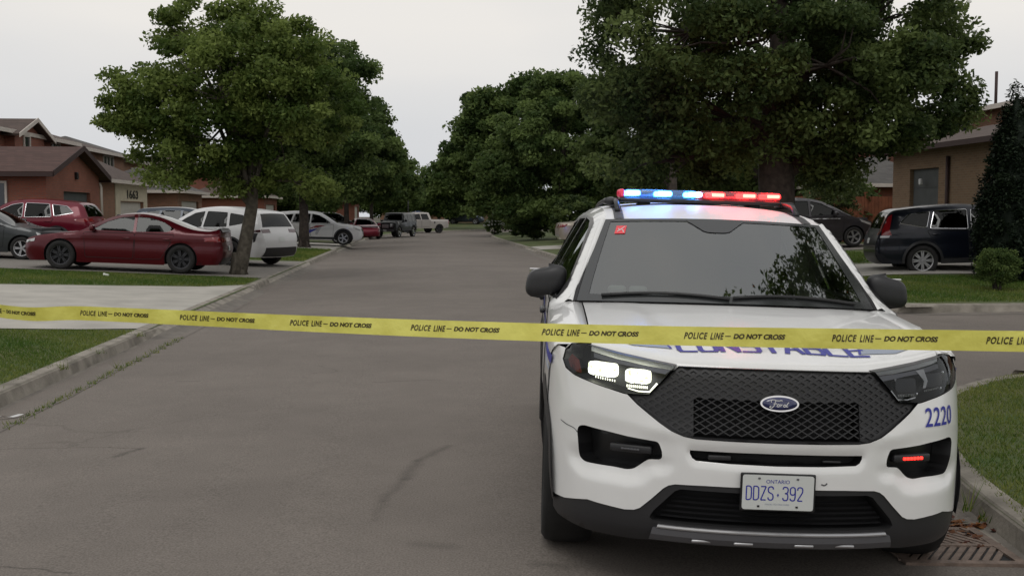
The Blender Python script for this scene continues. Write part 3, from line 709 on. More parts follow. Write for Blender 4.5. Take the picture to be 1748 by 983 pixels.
# --- lower black valance with the intake
PLs = [(float(s_of_x(x)), z) for x, z in PL]
low_b = [(Sx(.50), .352), (Sx(.49), .285), (float(s_of_x(.93)), .262), (float(s_of_x(.80)), .243), (float(s_of_x(.60)), .245), (float(s_of_x(.5)), .255), (.3, .258), (0, .258)]
rt = PLs + low_b; outer2 = [(s, z - .001) for s, z in PLs] + low_b; full = outer2[:-1] + [(-x, z) for x, z in outer2[::-1][:-1]]
INT = [(-.405, .505), (-.43, .495), (-.52, .395), (-.535, .365), (-.52, .352), (.52, .352), (.535, .365), (.52, .395), (.43, .495), (.405, .505)]
INTs = xs2(INT)
fpatch('lower_valance', full, [INTs], .03, M['black_plastic'], CAR, -.006)
b = MB(); fwall(INTs, -.006, -.10, b); o = b.build('lower_intake', M['matte_black'], CAR); fpatch('intake_back', INTs, [], .06, M['matte_black'], o, -.10)
for z in (.375, .398, .421, .444, .467):
    hw = .50 - max(0, z - .395) * .95
    b = MB(); b.grid(lambda u, v_: tuple(fmap(np.array([[(-hw + 2 * hw * u), z + .006 * (v_ - .5)]]), -.030 - .012 * v_)[0]), 24, 1); b.grid(lambda u, v_: tuple(fmap(np.array([[(-hw + 2 * hw * u), z - .003]]), -.030 - .03 * v_)[0]), 24, 1)
    b.build('intake_slat', M['satin_black'], o)
def band(name, hw, z0, z1, off0, off1, m, parent, n=30, lip=0):
    b = MB(); rows = [(z0 - .012, off0 - .02), (z0, off0), ((z0 + z1) / 2, (off0 + off1) / 2 + .004), (z1, off1), (z1 + .006, off1 - .03)]
    pts = []
    for k in range(n + 1):
        s = -hw + 2 * hw * k / n
        for z, of in rows: pts.append(tuple(fmap(np.array([[s * (1 - (z - z0) * .35), z]]), of)[0]))
    K = len(rows); b.add(pts, [(i * K + j, (i + 1) * K + j, (i + 1) * K + j + 1, i * K + j + 1) for i in range(n) for j in range(K - 1)])
    return b.build(name, m, parent, False)
sk = band('skid_bar', .535, .268, .322, .012, .006, M['skid'], CAR)
band('skid_lip', .505, .326, .338, .010, .002, M['silver'], sk)
for xx in (-.31, -.13, .13, .31):
    b = MB(); b.rbox((xx, float(Fxz(xx, .28)) - .012, .282), (.085, .012, .014), .005, 2); b.build('skid_insert', M['silver'], sk, True)

for sg in (-1, 1):   # joint between bumper and wing
    b = MB(); b.tube([tuple(fmap(np.array([[sg * Sx(a), z]]), .001)[0]) for a, z in ((.655, .72), (.645, .80), (.625, .88), (.60, .95), (.565, 1.01), (.54, 1.04))], .0032, 5, False); b.build('bumper_joint', M['matte_black'], CAR)
# --- grille
G_R = [(0, 1.034), (.2, 1.033), (.425, 1.030), (.548, .899), (.640, .890), (.598, .852), (.548, .815), (.503, .783), (.453, .754), (.398, .7345), (.349, .7285), (.2, .7275), (0, .727)]
gr_full = xs2(G_R)[:-1] + [(-x, z) for x, z in xs2(G_R)[::-1][:-1]]
MESHR = [(-.362, .902), (-.362, .737), (.362, .737), (.362, .902)]; MR = xs2(MESHR)
gb_ = fpatch('grille', gr_full, [MR], .04, M['grille_black'], CAR, -.016)
fpatch('grille_back', MR, [], .06, M['matte_black'], gb_, -.09)
b = MB(); fwall(MR, -.016, -.09, b); b.build('mesh_frame', M['satin_black'], gb_)
b = MB(); fwall(gr_full, 0.0, -.02, b); b.build('grille_rim', M['satin_black'], gb_)
def lattice(name, region, excl, dx, dz, wd, off, th_, m, parent):
    bld = MB(); pts = []; 
    xr = np.arange(-.75, .75, dx); 
    segs = []
    nz2 = int(.34 / dz * 2) + 2
    for i in range(-60, 61):
        for j in range(-2, nz2):
            x0 = i * dx + (j % 2) * dx / 2; z_0 = .72 + j * dz / 2
            for sx in (-1, 1): segs.append((x0, z_0, x0 + sx * dx / 2, z_0 + dz / 2))
    A = np.array(segs); mxm = (A[:, 0] + A[:, 2]) / 2; mz = (A[:, 1] + A[:, 3]) / 2
    k = inpoly(mxm, mz, region) & (polydist(mxm, mz, region) > .008)
    if excl is not None: k &= ~inpoly(mxm, mz, excl)
    for x0, z_0, x1, z1 in A[k]:
        d = np.array([x1 - x0, z1 - z_0]); d /= np.hypot(*d); n = np.array([-d[1], d[0]]) * wd / 2
        q = np.array([[x0 - n[0], z_0 - n[1]], [x1 - n[0], z1 - n[1]], [x1 + n[0], z1 + n[1]], [x0 + n[0], z_0 + n[1]]])
        a = fmap(q, off); c = fmap(q, off - th_); bld.add(list(a) + list(c), [(0, 1, 2, 3), (0, 4, 5, 1), (1, 5, 6, 2), (2, 6, 7, 3), (3, 7, 4, 0)])
    return bld.build(name, m, parent)
lattice('honeycomb_mesh', MR, None, .052, .030, .0042, -.018, .012, M['grille_black'], gb_)
emb = mat('grille_emboss', (.027, .027, .029), .5)
tag(lattice('embossed_pattern', gr_full, MR, .052, .030, .010, -.0105, .006, M['grille_black'], gb_))
# badge
b = MB(); cb = fmap(np.array([[0, .899]]), .0)[0]
def oval(a, c, y0, y1, n=40, bld=None, dome=0):
    v = [(cb[0], cb[1] + y1 - dome, cb[2] + .003)] ; f = []
    for rr, yy in ((.55, y1 - dome * .7), (1.0, y1), (1.0, y0)):
        for k in range(n):
            t = 2 * math.pi * k / n; v.append((cb[0] + a * rr * math.cos(t), cb[1] + yy + .25 * c * rr * math.sin(t), cb[2] + c * rr * math.sin(t)))
    for k in range(n): f.append((0, 1 + (k + 1) % n, 1 + k))
    for rI in range(2):
        for k in range(n): f.append((1 + rI * n + k, 1 + rI * n + (k + 1) % n, 1 + (rI + 1) * n + (k + 1) % n, 1 + (rI + 1) * n + k))
    bld.add(v, f)
oval(.083, .034, .0, -.022, bld=b); bd = b.build('badge', M['chrome'], gb_, False)
b = MB(); oval(.075, .027, -.020, -.0245, bld=b, dome=.002); b.build('badge_field', M['logo_blue'], bd, True)
def stroke(pts, wd, fn, bld, n=6):
    P = catmull(pts, n); v = []
    for i, p in enumerate(P):
        a = np.array(P[min(i + 1, len(P) - 1)]) - np.array(P[max(i - 1, 0)]); a = a / (np.hypot(*a) + 1e-9); nn = np.array([-a[1], a[0]]) * wd / 2
        v += [fn(p[0] + nn[0], p[1] + nn[1]), fn(p[0] - nn[0], p[1] - nn[1])]
    bld.add(v, [(2 * i, 2 * i + 2, 2 * i + 3, 2 * i + 1) for i in range(len(P) - 1)])
b = MB(); sfn = lambda x, z: (cb[0] + x, cb[1] - .0285 + .25 * z, cb[2] + z)
for p in ([(-.038, -.009), (-.044, -.014), (-.036, -.017), (-.026, -.008), (-.020, .008), (-.018, .014)], [(-.036, .006), (-.038, .013), (-.028, .017), (-.010, .013), (.006, .015), (.010, .012)], [(-.028, .000), (-.014, .001)],
          [(-.014, -.009), (-.009, -.002), (-.003, -.004), (-.005, -.011), (-.012, -.011), (-.014, -.006)], [(.001, -.002), (.003, -.003), (.002, -.011)], [(.003, -.006), (.010, -.002)],
          [(.026, -.004), (.018, -.003), (.015, -.009), (.020, -.012), (.027, -.005)], [(.038, .008), (.030, -.002), (.028, -.011), (.034, -.010)]):
    stroke(p, .0035, sfn, b)
b.build('badge_script', M['paper'], bd)

# --- headlamps
for sg in (-1, 1):
    hp = xs2(HEAD) if sg == 1 else [(-x, z) for x, z in xs2(HEAD)[::-1]]
    ho = MB(); fwall(hp, 0.001, -.10, ho); hl = ho.build('headlight', M['satin_black'], CAR)
    fpatch('lamp_bowl', hp, [], .05, M['grille_black'], hl, -.10)
    fpatch('lamp_lens', hp, [], .03, M['lens'], hl, -.002)
    inner = [( .46, 1.010), (.60, 1.024), (.72, 1.040), (.80, 1.052), (.80, 1.032), (.72, 1.022), (.60, 1.008), (.485, .990)]
    q = xs2(inner) if sg == 1 else [(-x, z) for x, z in xs2(inner)[::-1]]
    fpatch('lens_reflection', q, [], .03, M['skid'], hl, -.02)  # grey band painted in for the lens reflection along the lamp top
    def modul(name, x0, x1, z_0, z1, m, off, rr=.018):
        p = rounded([(x0, z_0), (x1, z_0), (x1, z1), (x0, z1)], rr, 4); q = xs2(p) if sg == 1 else [(-x, z) for x, z in xs2(p)[::-1]]
        b = MB(); fwall(q, off, off - .03, b); h = b.build(name, M['chrome'] if sg == 1 else M['led_drl'], hl); fpatch('lamp_glow' if sg == -1 else 'reflector', q, [], .03, m, h, off); return h
    lit = sg == -1
    modul('projector', .703, .832, .954, 1.012, M['led_white'] if lit else M['lamp_clear'] if False else M['grille_black'], -.03)
    modul('projector', .553, .662, .940, .998, M['led_white'] if lit else M['grille_black'], -.03)
    # daytime strip teeth under the projectors
    b = MB()
    for k in range(11):
        xx = .565 + k * .0088; c = fmap(np.array([[s_of_x(xx) * sg, .926]]), -.03)[0]; b.rbox(c, (.004, .01, .012), .001, 1)
    b.build('daytime_leds', M['led_drl'] if lit else M['lamp_clear'], hl); b = MB()
    for k in range(9):
        xx = .708 + k * .011; c = fmap(np.array([[s_of_x(xx) * sg, .941 + k * .0008]]), -.03)[0]; b.rbox(c, (.004, .01, .009), .001, 1)
    b.build('daytime_leds', M['led_drl'] if lit else M['lamp_clear'], hl)
    ds = [(.527, .950), (.520, .944), (.548, .908), (.600, .909), (.640, .918), (.640, .912), (.600, .903), (.545, .901), (.512, .942)]
    ds = [(.522, .952), (.552, .914), (.60, .912), (.645, .920), (.645, .915), (.60, .9065), (.550, .9075), (.515, .947)]
    q = xs2(ds) if sg == 1 else [(-x, z) for x, z in xs2(ds)[::-1]]
    fpatch('daytime_strip', q, [], .03, M['led_drl'] if lit else M['lamp_clear'], hl, -.016)
    am = [(.862, 1.01), (.895, 1.03), (.912, 1.0), (.902, .972), (.872, .955), (.85, .955)]
    q = xs2(am) if sg == 1 else [(-x, z) for x, z in xs2(am)[::-1]]
    fpatch('side_marker', q, [], .03, M['amber'] if lit else M['lamp_clear'], hl, -.015)
    if not lit:
        div = [(.655, 1.03), (.70, 1.035), (.715, .985), (.70, .955), (.685, .955), (.695, .985), (.675, 1.01)]
        fpatch('lamp_divider', xs2(div), [], .03, M['lamp_clear'], hl, -.015)
        for (xa, za) in ((.825, 1.01), (.80, .945), (.655, .93)):
            b = MB(); c = fmap(np.array([[s_of_x(xa), za]]), -.02)[0]; b.rbox(c, (.012, .01, .018), .005, 2); b.build('lamp_sparkle', M['chrome'], hl, True)

# --- upper body: side outline of the cabin and wings
S0 = dict(W=1.0, H=1.74, belt=1.17, roofw=.70, edge=.085, crease=None, crown=0, pinch=.05,
          plan_y=list(np.interp(np.linspace(0, 1, 2), [0, 1], [0, 0])) , plan_w=[1, 1])
ys_ = np.linspace(.30, 1.0, 15); S0['plan_y'] = list(ys_) + [4.2, 4.75, 5.03]; S0['plan_w'] = list(np.interp(ys_, PYs, PXs)) + [.995, .955, .90]
OUT = [(.46, 1.075), (.62, 1.108), (.85, 1.142), (1.15, 1.168), (1.44, 1.190)]
PIL = [(1.44, 1.190), (1.60, 1.335), (1.78, 1.495), (1.98, 1.655)]
ROOF = [(1.98, 1.655), (2.2, 1.695), (2.6, 1.722), (3.2, 1.735), (3.9, 1.72), (4.5, 1.68), (4.80, 1.60)]
REAR = [(4.80, 1.60), (4.93, 1.25), (5.02, .95), (5.03, .6), (4.98, .36)]
S0['top'] = catmull(OUT, 5)[:-1] + catmull(PIL, 5)[:-1] + catmull(ROOF, 5)[:-1] + catmull(REAR, 5)
a2 = arch(3.96, .385, .43, .32)[::-1]; a1 = arch(.93, .37, .435, .36)[::-1]
W1 = [(1.545, 1.215), (1.65, 1.315), (1.82, 1.465), (2.02, 1.60), (2.22, 1.643), (2.70, 1.66), (2.72, 1.215)]
W2 = [(2.80, 1.215), (2.78, 1.655), (3.55, 1.645), (3.72, 1.25), (3.70, 1.215)]
W3 = [(3.82, 1.25), (3.66, 1.635), (4.40, 1.585), (4.60, 1.30)]
front_edge = [(.70, .735), (.70, .95), (.66, 1.0), (.56, 1.06)]
poly = S0['top'] + a2 + [p for p in a1 if p[0] > .70 or p[1] < 0] + front_edge
poly = S0['top'] + a2 + [p for p in a1 if p[0] > .705] + front_edge
side_patch(S0, poly, [W1, W2, W3], .03, M['white_paint'], 'body', CAR, both='merge')
for p in (W1, W2, W3): side_patch(S0, p, [], .12, M['dglass'], 'side_window', CAR, off=-.012)
WIN = [(1.495, 1.20), (1.64, 1.328), (1.81, 1.478), (2.0, 1.628), (2.2, 1.662), (2.75, 1.672), (3.2, 1.672), (3.66, 1.655), (4.42, 1.60), (4.64, 1.285), (3.75, 1.195), (2.75, 1.195)]
side_patch(S0, WIN, [W1, W2, W3], .08, M['satin_black'], 'window_frame', CAR, off=.003)
for d_ in ([(1.50, 1.18), (1.50, .42), (2.72, .40), (2.78, 1.18)], [(2.80, 1.18), (2.75, .40), (3.55, .42), (3.72, .8), (3.82, 1.2)]):
    q = dens(rounded(d_, .06), .1)
    for sg in (-1, 1):
        b = MB(); b.tube([(sg * (float(car_x(a, c, S0)) + .0005), a, c) for a, c in q + q[:1]], .005, 4, False); dr = b.build('door', M['matte_black'], CAR)
        hy2 = max(p[0] for p in d_) - .22; h = MB(); h.rbox((sg * (float(car_x(hy2, 1.04, S0)) + .02), hy2, 1.04), (.035, .21, .035), .014, 2); h.build('door_handle', M['black_plastic'], dr, True)
side_patch(S0, [(1.42, .62), (1.44, .40), (3.52, .38), (3.50, .48), (1.55, .52)], [], .1, M['black_plastic'], 'rocker_cladding', CAR, off=.01)
for cy, cz, rr in ((.93, .37, .435), (3.96, .385, .43)):
    for sg in (-1, 1):
        q1 = arch(cy, cz, rr + .001, .33, 22); q2 = arch(cy, cz, rr + .055, .33, 22); n = len(q1); XX = lambda a, c: float(car_x(max(a, .55), min(c, .95), S0))
        v = [(sg * (XX(a, c) + .012), a, c) for a, c in q1] + [(sg * (XX(a, c) + .004), a, c) for a, c in q2]
        b = MB(); b.add(v, [(i, i + 1, n + i + 1, n + i) for i in range(n - 1)])
        v = [(sg * (XX(a, c) + .012), a, c) for a, c in q1] + [(sg * (XX(a, c) - .30), a, c) for a, c in q1]; b.add(v, [(i, i + 1, n + i + 1, n + i) for i in range(n - 1)])
        b.build('wheel_arch', M['black_plastic'], CAR, False)
# blue side stripe
side_patch(S0, [(.60, 1.00), (1.05, 1.02), (3.9, 1.06), (3.9, 1.03), (1.05, .985), (.62, .955)], [], .1, M['blue_ink'], 'side_stripe', CAR, off=.002)
side_patch(S0, [(.66, .93), (1.05, .955), (3.9, 1.005), (3.9, .985), (1.05, .935), (.68, .915)], [], .1, M['grey_vinyl'], 'side_stripe', CAR, off=.002)

# bonnet
def hood_edge(x):
    ax = abs(x); return (float(np.interp(ax, [0, .2, .43, .55, .68, .76, .80], [.128, .136, .178, .228, .295, .345, .385])), float(np.interp(ax, [0, .2, .43, .55, .68, .76, .80], [1.042, 1.042, 1.040, 1.050, 1.068, 1.084, 1.092])))
def hood_pt(u, v):
    x = .795 * (2 * u - 1); ye, ze = hood_edge(x); yb = 1.40 + .02 * (x / .8) ** 2; zb = 1.222 - .032 * (x / .8) ** 2
    y = ye + (yb - ye) * v; base = ze + (zb - ze) * (v ** .82)
    dome = .012 * (1 / (1 + math.exp(-(abs(x) - (.40 + .12 * v)) / .018))) * math.sin(math.pi * min(1, v * 1.02)) ** .6
    lip = -.022 * max(0, 1 - v / .035) ** 2
    return (x, y, base + dome - .012 * (abs(x) / .8) ** 6 * 0 + lip)
b = MB(); b.grid(hood_pt, 70, 46); n0 = len(b.v)
for u in [i / 70 for i in range(71)]:
    p = hood_pt(u, 0); b.v += [(p[0], p[1] + .004, p[2] - .014)]
b.f += [(i * 47, n0 + i, n0 + i + 1, (i + 1) * 47) for i in range(70)]
hood = b.build('bonnet', M['white_paint'], CAR, True)
b = MB(); b.grid(lambda u, v: (lambda p: (p[0] * 1.0, p[1] + .012 + .0 * v, p[2] - .012 - .03 * v))(hood_pt(u, 0)), 50, 1); b.build('bonnet_gap', M['matte_black'], CAR)
# wing tops between bonnet and body side
for sg in (-1, 1):
    oy = np.array([p[0] for p in S0['top']]); k = (oy >= .46) & (oy <= 1.445); P = [S0['top'][i] for i in np.where(k)[0] if S0['top'][i][1] < 1.2]
    b = MB(); rows = []
    for (y, z) in P:
        xo = float(car_x(y, z, S0)); v_ = (y - hood_edge(.795)[0]) / (1.42 - hood_edge(.795)[0]); hz = hood_pt(1.0, min(1, max(0, v_)))[2]
        rows.append([(sg * .800, y, hz - .02), (sg * .802, y, hz - .002), (sg * (.802 + (xo - .802) * .5), y, (hz + z) / 2 + .004), (sg * xo, y, z)])
    # front tip above the headlamp
    tip = [(sg * .800, .398, 1.074), (sg * .802, .395, 1.090), (sg * .86, .43, 1.092), (sg * .895, .50, 1.075)]
    rows = [tip] + rows
    b.add([p for r_ in rows for p in r_], [(i * 4 + j, (i + 1) * 4 + j, (i + 1) * 4 + j + 1, i * 4 + j + 1) for i in range(len(rows) - 1) for j in range(3)])
    tipz = fmap(np.array([[s_of_x(x) * sg, z] for x, z in [(.84, 1.088), (.885, 1.078), (.912, 1.048)]]), 0)
    n = len(b.v); b.add([tip[1], tip[2], tip[3]] + [tuple(q) for q in tipz], [(0, 1, 4, 3), (1, 2, 5, 4)])
    b.build('wing_top', M['white_paint'], CAR, True)

# windscreen, pillars, roof
def ws_edge(t):
    y = 1.43 + (1.985 - 1.43) * t; z = 1.198 + (1.652 - 1.198) * (t * 1.04 - .04 * t * t); x = .828 - (.828 - .658) * (t ** 1.1); return x, y, z
def ws_pt(u, t, off=0):
    x, y, z = ws_edge(t); uu = 2 * u - 1; bow = (.155 - .06 * t) * (1 - abs(uu) ** 2.1); return (x * uu, y - bow - off * .65, z + (.020) * (1 - uu * uu) + off * .76)
b = MB(); b.grid(lambda u, t: ws_pt(u, t), 40, 24); b.build('windscreen', M['wglass'], CAR, True)
frit = MB(); FR = mat('screen_frit', (.03, .032, .033), .12, spec=1.0)
def band_ws(u0, u1, t0, t1, nu, nt_): frit.grid(lambda a, c: ws_pt(u0 + (u1 - u0) * a, t0 + (t1 - t0) * c, .003), nu, nt_)
band_ws(0, .035, 0, 1, 1, 24); band_ws(.965, 1, 0, 1, 1, 24); band_ws(.035, .965, 0, .075, 40, 1); band_ws(.035, .965, .965, 1, 40, 1)
frit.build('screen_border', FR, CAR, True)
b = MB()
def hs(a, c):   # sensor housing and mirror mount, rounded bottom
    uu = .5 + (a - .5) * (.17 + .09 * (1 - (1 - c) ** 2)); dep = .10 * c + .06; return ws_pt(uu, .99 - .17 * (1 - c) ** 1 * (1 - .55 * (2 * a - 1) ** 4), .0045)
b.grid(hs, 16, 8); b.build('sensor_housing', FR, CAR, True)
b = MB(); b.rbox((.0, 1.98, 1.555), (.26, .04, .07), .02, 3); b.tube([(0, 1.94, 1.62), (0, 1.97, 1.58)], .012); b.build('rear_view_mirror', M['satin_black'], CAR, True)
for sg in (-1, 1):
    # black seal + white pillar
    b = MB(); Pl = [ws_edge(t / 16) for t in range(17)]
    b.grid(lambda u, v: (lambda e: (sg * (e[0] + .002 + .020 * u), e[1] + .004 * u, e[2] + .004 - .004 * u))(ws_edge(v)), 1, 16); b.build('pillar_seal', M['satin_black'], CAR, True)
    b = MB()
    oy = [(p[0], p[1]) for p in catmull(PIL, 5)]
    def pil(u, v):
        e = ws_edge(v); yo, zo = oy[min(len(oy) - 1, int(round(v * (len(oy) - 1))))]; xo = float(car_x(yo, zo, S0)); x0_ = e[0] + .022
        return (sg * (x0_ + (xo - x0_) * u), e[1] + (yo - e[1]) * u, e[2] + (zo - e[2]) * u + .012 * math.sin(math.pi * u))
    b.grid(pil, 4, len(oy) - 1); b.build('a_pillar', M['white_paint'], CAR, True)
ro = [(p[0], p[1]) for p in catmull(ROOF, 6)]
def roof_pt(u, v):
    k = v * (len(ro) - 1); i = min(len(ro) - 2, int(k)); fr = k - i; y = ro[i][0] * (1 - fr) + ro[i + 1][0] * fr; z = ro[i][1] * (1 - fr) + ro[i + 1][1] * fr
    xo = float(car_x(y, z, S0)); uu = 2 * u - 1; cr = min(.045, .016 + .07 * max(0, y - 1.98)); bow = .095 * (1 - abs(uu) ** 2.1) * max(0, 1 - v * 5)
    return (xo * uu, y - bow, z + cr * (1 - abs(uu) ** 2.6))
b = MB(); b.grid(roof_pt, 30, 40); b.build('roof', M['roof_paint'], CAR, True)
for sg in (-1, 1):
    b = MB(); b.grid(lambda u, v: (lambda p: (p[0], p[1], p[2] + .004))(roof_pt(.5 + sg * (.415 + .045 * u), .0 + .9 * v)), 1, 24); b.build('roof_strip', M['black_plastic'], CAR, True)
    pts = []
    for v in np.linspace(.16, .88, 14):
        p = roof_pt(.5 + sg * .44, v); pts.append((p[0], p[1], p[2] + .045 * min(1, min(v - .16, .88 - v) / .035 + .15)))
    b = MB(); b.tube(pts, .017, 8); b.build('roof_rail', M['black_plastic'], CAR, True)
b = MB(); b.grid(lambda u, v: (lambda c: (c[0] * (2 * u - 1), c[1] + .03 * (1 - (2 * u - 1) ** 2), c[2]))((lambda yy, zz: (float(car_x(yy, zz, S0)), yy, zz))(*catmull(REAR, 5)[int(round(v * 20))])), 10, 20); b.build('tailgate', M['white_paint'], CAR, True)
# cowl and wipers
b = MB(); b.grid(lambda u, v: (lambda h, w_: (h[0] * (1 - v) + w_[0] * v, h[1] * (1 - v) + w_[1] * v, (h[2] - .012) * (1 - v) + (w_[2] - .004) * v))(hood_pt(u, 1), ws_pt(u, 0.0)), 30, 2); b.build('cowl', M['satin_black'], CAR, True)
for x0_, x1_ in ((.72, .02), (.0, -.70)):
    b = MB(); pts = [ws_pt(.5 + (x0_ + (x1_ - x0_) * k / 10) / 1.66, .035 + .045 * math.sin(math.pi * k / 10 * .9), .014) for k in range(11)]; b.tube(pts, .009, 6); b.build('wiper', M['satin_black'], CAR, True)
# mirrors
for sg in (-1, 1):
    b = MB()
    def mp_(u, v):
        a = 2 * math.pi * u; tz = (v - .5) * 2; pr = (1 - abs(tz) ** 3.2) ** (1 / 2.6) if abs(tz) < 1 else 0
        X_ = math.copysign(abs(math.cos(a)) ** .55, math.cos(a)) * .118; Y_ = math.copysign(abs(math.sin(a)) ** .7, math.sin(a)) * .06
        return (sg * (1.0 + X_ * pr + .012 * (-tz)), 1.74 + Y_ * pr + (.02 if X_ > 0 else 0), 1.283 + tz * .092 - (.012 * X_ / .1))
    b.grid(mp_, 28, 16); mo = b.build('wing_mirror', M['black_plastic'], CAR, True)
    b = MB(); b.tube([(sg * .86, 1.74, 1.19), (sg * .93, 1.75, 1.205), (sg * .98, 1.755, 1.235)], [.030, .027, .03], 10); b.rbox((sg * .885, 1.72, 1.20), (.05, .16, .05), .02, 2); b.build('mirror_arm', M['black_plastic'], mo, True)
    b = MB(); b.rbox((sg * 1.005, 1.80, 1.285), (.19, .01, .14), .005, 2); b.build('mirror_glass', M['chrome'], mo)
# wheels
for cy in (.93, 3.96):
    for sg in (-1, 1): wheel(CAR, sg * .868, cy, .385, .255, 5, M['dark_rim'], sg)
for o in list(CAR.children):
    if o.name.startswith('wheel') and o.data and o.name.split('.')[0] == 'wheel': o.location.z = .385 - .005
# dark inside: floor, dashboard, seats, wheel
b = MB(); b.box((0, 2.6, .55), (1.60, 4.2, .5)); b.box((0, .95, .62), (1.3, .9, .5)); b.build('underbody', M['matte_black'], CAR)
b = MB(); b.grid(lambda u, v: (.80 * (2 * u - 1), 1.42 - .13 * (1 - (2 * u - 1) ** 2) + .42 * v, 1.185 - .02 * v - .14 * v ** 4), 16, 6); b.build('dashboard', M['interior'], CAR, True)
b = MB(); a_ = [(.40 + .185 * math.cos(t), 2.02 + .08 * math.sin(t), 1.12 + .17 * math.sin(t)) for t in [2 * math.pi * k / 24 for k in range(25)]]; b.tube(a_, .014, 6, False); b.box((.40, 2.03, 1.10), (.3, .03, .05)); b.build('steering_wheel', M['satin_black'], CAR)
for xx in (-.38, .38):
    b = MB(); b.rbox((xx, 2.65, 1.0), (.5, .16, .75), .06, 3); b.rbox((xx, 2.68, 1.45), (.26, .11, .19), .05, 3); b.build('front_seat', M['seat'], CAR, True)
b = MB(); b.box((0, 2.98, 1.28), (1.3, .02, .72)); b.build('partition', M['interior'], CAR)
for px_, pw in ((-.60, .085), (-.48, .085)):
    b = MB(); b.rbox((px_, 1.50, 1.262), (pw + .02, .05, .05), .02, 3); b.build('paper_bundle', M['petal'], CAR, True)
b = MB(); b.rbox((.10, 1.45, 1.235), (.10, .06, .015), .006, 2); b.build('dash_card', M['paper'], CAR, True)
# sticker, top corner of the screen
b = MB(); b.grid(lambda u, v: ws_pt(.068 + .044 * u, .80 + .105 * v, .004), 2, 2); st = b.build('corner_sticker', M['red_sticker'], CAR)
b = MB(); sf = lambda x, z: ws_pt(.068 + .044 * x, .80 + .105 * z, .007)
for p in ([(.2, .2), (.45, .45), (.85, .85)], [(.25, .62), (.4, .42), (.5, .4)], [(.6, .5), (.75, .35), (.85, .1)]): stroke(p, .09, sf, b)
b.build('sticker_mark', M['paper'], st)

# lettering on the bonnet
def decal(name, s, x0_, x1_, y0_, y1_, fn, m, parent, off, bold=0, shear=0):
    v, f = text2d(s, 1, 1, bold=bold); v = [fn(x0_ + (x1_ - x0_) * (a + shear * c), y0_ + (y1_ - y0_) * c, off) for a, c in v]
    return mesh(name, v, f, m, parent)
def on_hood(x, y, off):
    ye = hood_edge(x)[0]; yb = 1.40 + .02 * (x / .8) ** 2; p = hood_pt((x / .795 + 1) / 2, max(0, (y - ye) / (yb - ye))); return (x, y, p[2] + off)
HG = {'C': [[(1, .0), (.12, .0), (.0, .12), (.0, .88), (.12, 1), (1, 1)]], 'O': [[(.12, 0), (.88, 0), (1, .12), (1, .88), (.88, 1), (.12, 1), (0, .88), (0, .12), (.12, 0)]], 'N': [[(0, 0), (0, 1)], [(0, 1), (1, 0)], [(1, 0), (1, 1)]],
      'S': [[(0, 0), (.88, 0), (1, .12), (1, .40), (.88, .5), (.12, .5), (0, .6), (0, .88), (.12, 1), (1, 1)]], 'T': [[(.5, 0), (.5, 1)], [(0, 1), (1, 1)]], 'A': [[(0, 0), (.5, 1)], [(.5, 1), (1, 0)], [(.2, .32), (.8, .32)]],
      'B': [[(0, 0), (0, 1)], [(0, 0), (.88, 0), (1, .12), (1, .40), (.88, .5), (0, .5)], [(.88, .5), (.95, .62), (.95, .9), (.85, 1), (0, 1)]], 'L': [[(0, 1), (0, 0)], [(0, 0), (1, 0)]], 'E': [[(0, 0), (0, 1)], [(0, 0), (1, 0)], [(0, .5), (.9, .5)], [(0, 1), (1, 1)]]}
def hood_word(name, s, x0_, x1_, y0_, y1_, th_=.021):
    cw = (x1_ - x0_) / len(s); b = MB(); fnh = lambda x, y: on_hood(x, y, .0035)
    for k, c in enumerate(s):
        for st_ in HG[c]:
            P = [(x0_ + cw * (k + .11 + .74 * a), y0_ + (y1_ - y0_) * q) for a, q in st_]
            for (a0, a1) in zip(P[:-1], P[1:]):
                d = np.array(a1) - np.array(a0); l = np.hypot(*d); d = d / l; e = th_ * .42; vert = abs(d[1])
                q = [tuple(np.array(a0) - d * e + d * (l + 2 * e) * t) for t in np.linspace(0, 1, 5)]; nn = np.array([-d[1], d[0]]) * th_ / 2 * (1.15 if vert > .5 else 1)
                v = []
                for p in q: v += [fnh(p[0] + nn[0], p[1] + nn[1]), fnh(p[0] - nn[0], p[1] - nn[1])]
                b.add(v, [(2 * i, 2 * i + 2, 2 * i + 3, 2 * i + 1) for i in range(4)])
    return b.build(name, M['blue_ink'], hood)
hood_word('bonnet_lettering', 'CONSTABLE', -.405, .475, .318, .50)
for sg in (-1, 1):
    b = MB(); P4 = [(sg * .44, .385), (sg * .455, .42), (sg * .70, .46), (sg * .58, .385)]
    b.grid(lambda u, v: on_hood(sg * (.435 + .02 * v + (.17 + .08 * v) * u), .345 + .06 * u * .5 + (.085) * v, .003), 6, 4); b.build('bonnet_flash', M['grey_vinyl'], hood)
    b = MB(); b.grid(lambda u, v: on_hood(sg * (.425 + .02 * v + .012 * u), .345 + .09 * v, .0035), 2, 4); b.build('bonnet_flash_edge', M['blue_ink'], hood)
# fleet number 2220 on the car's left front corner
b = MB(); cw = .046
for k, c in enumerate('2220'):
    v, f = text2d(c, 1, 1, bold=.01); s0_ = float(s_of_x(.676)) + k * cw * 1.14
    q = np.array([[s0_ + a * cw, .792 + .082 * z] for a, z in v]); b.add([tuple(p) for p in fmap(q, .0035)], f)
b.build('fleet_number', M['blue_ink'], CAR)
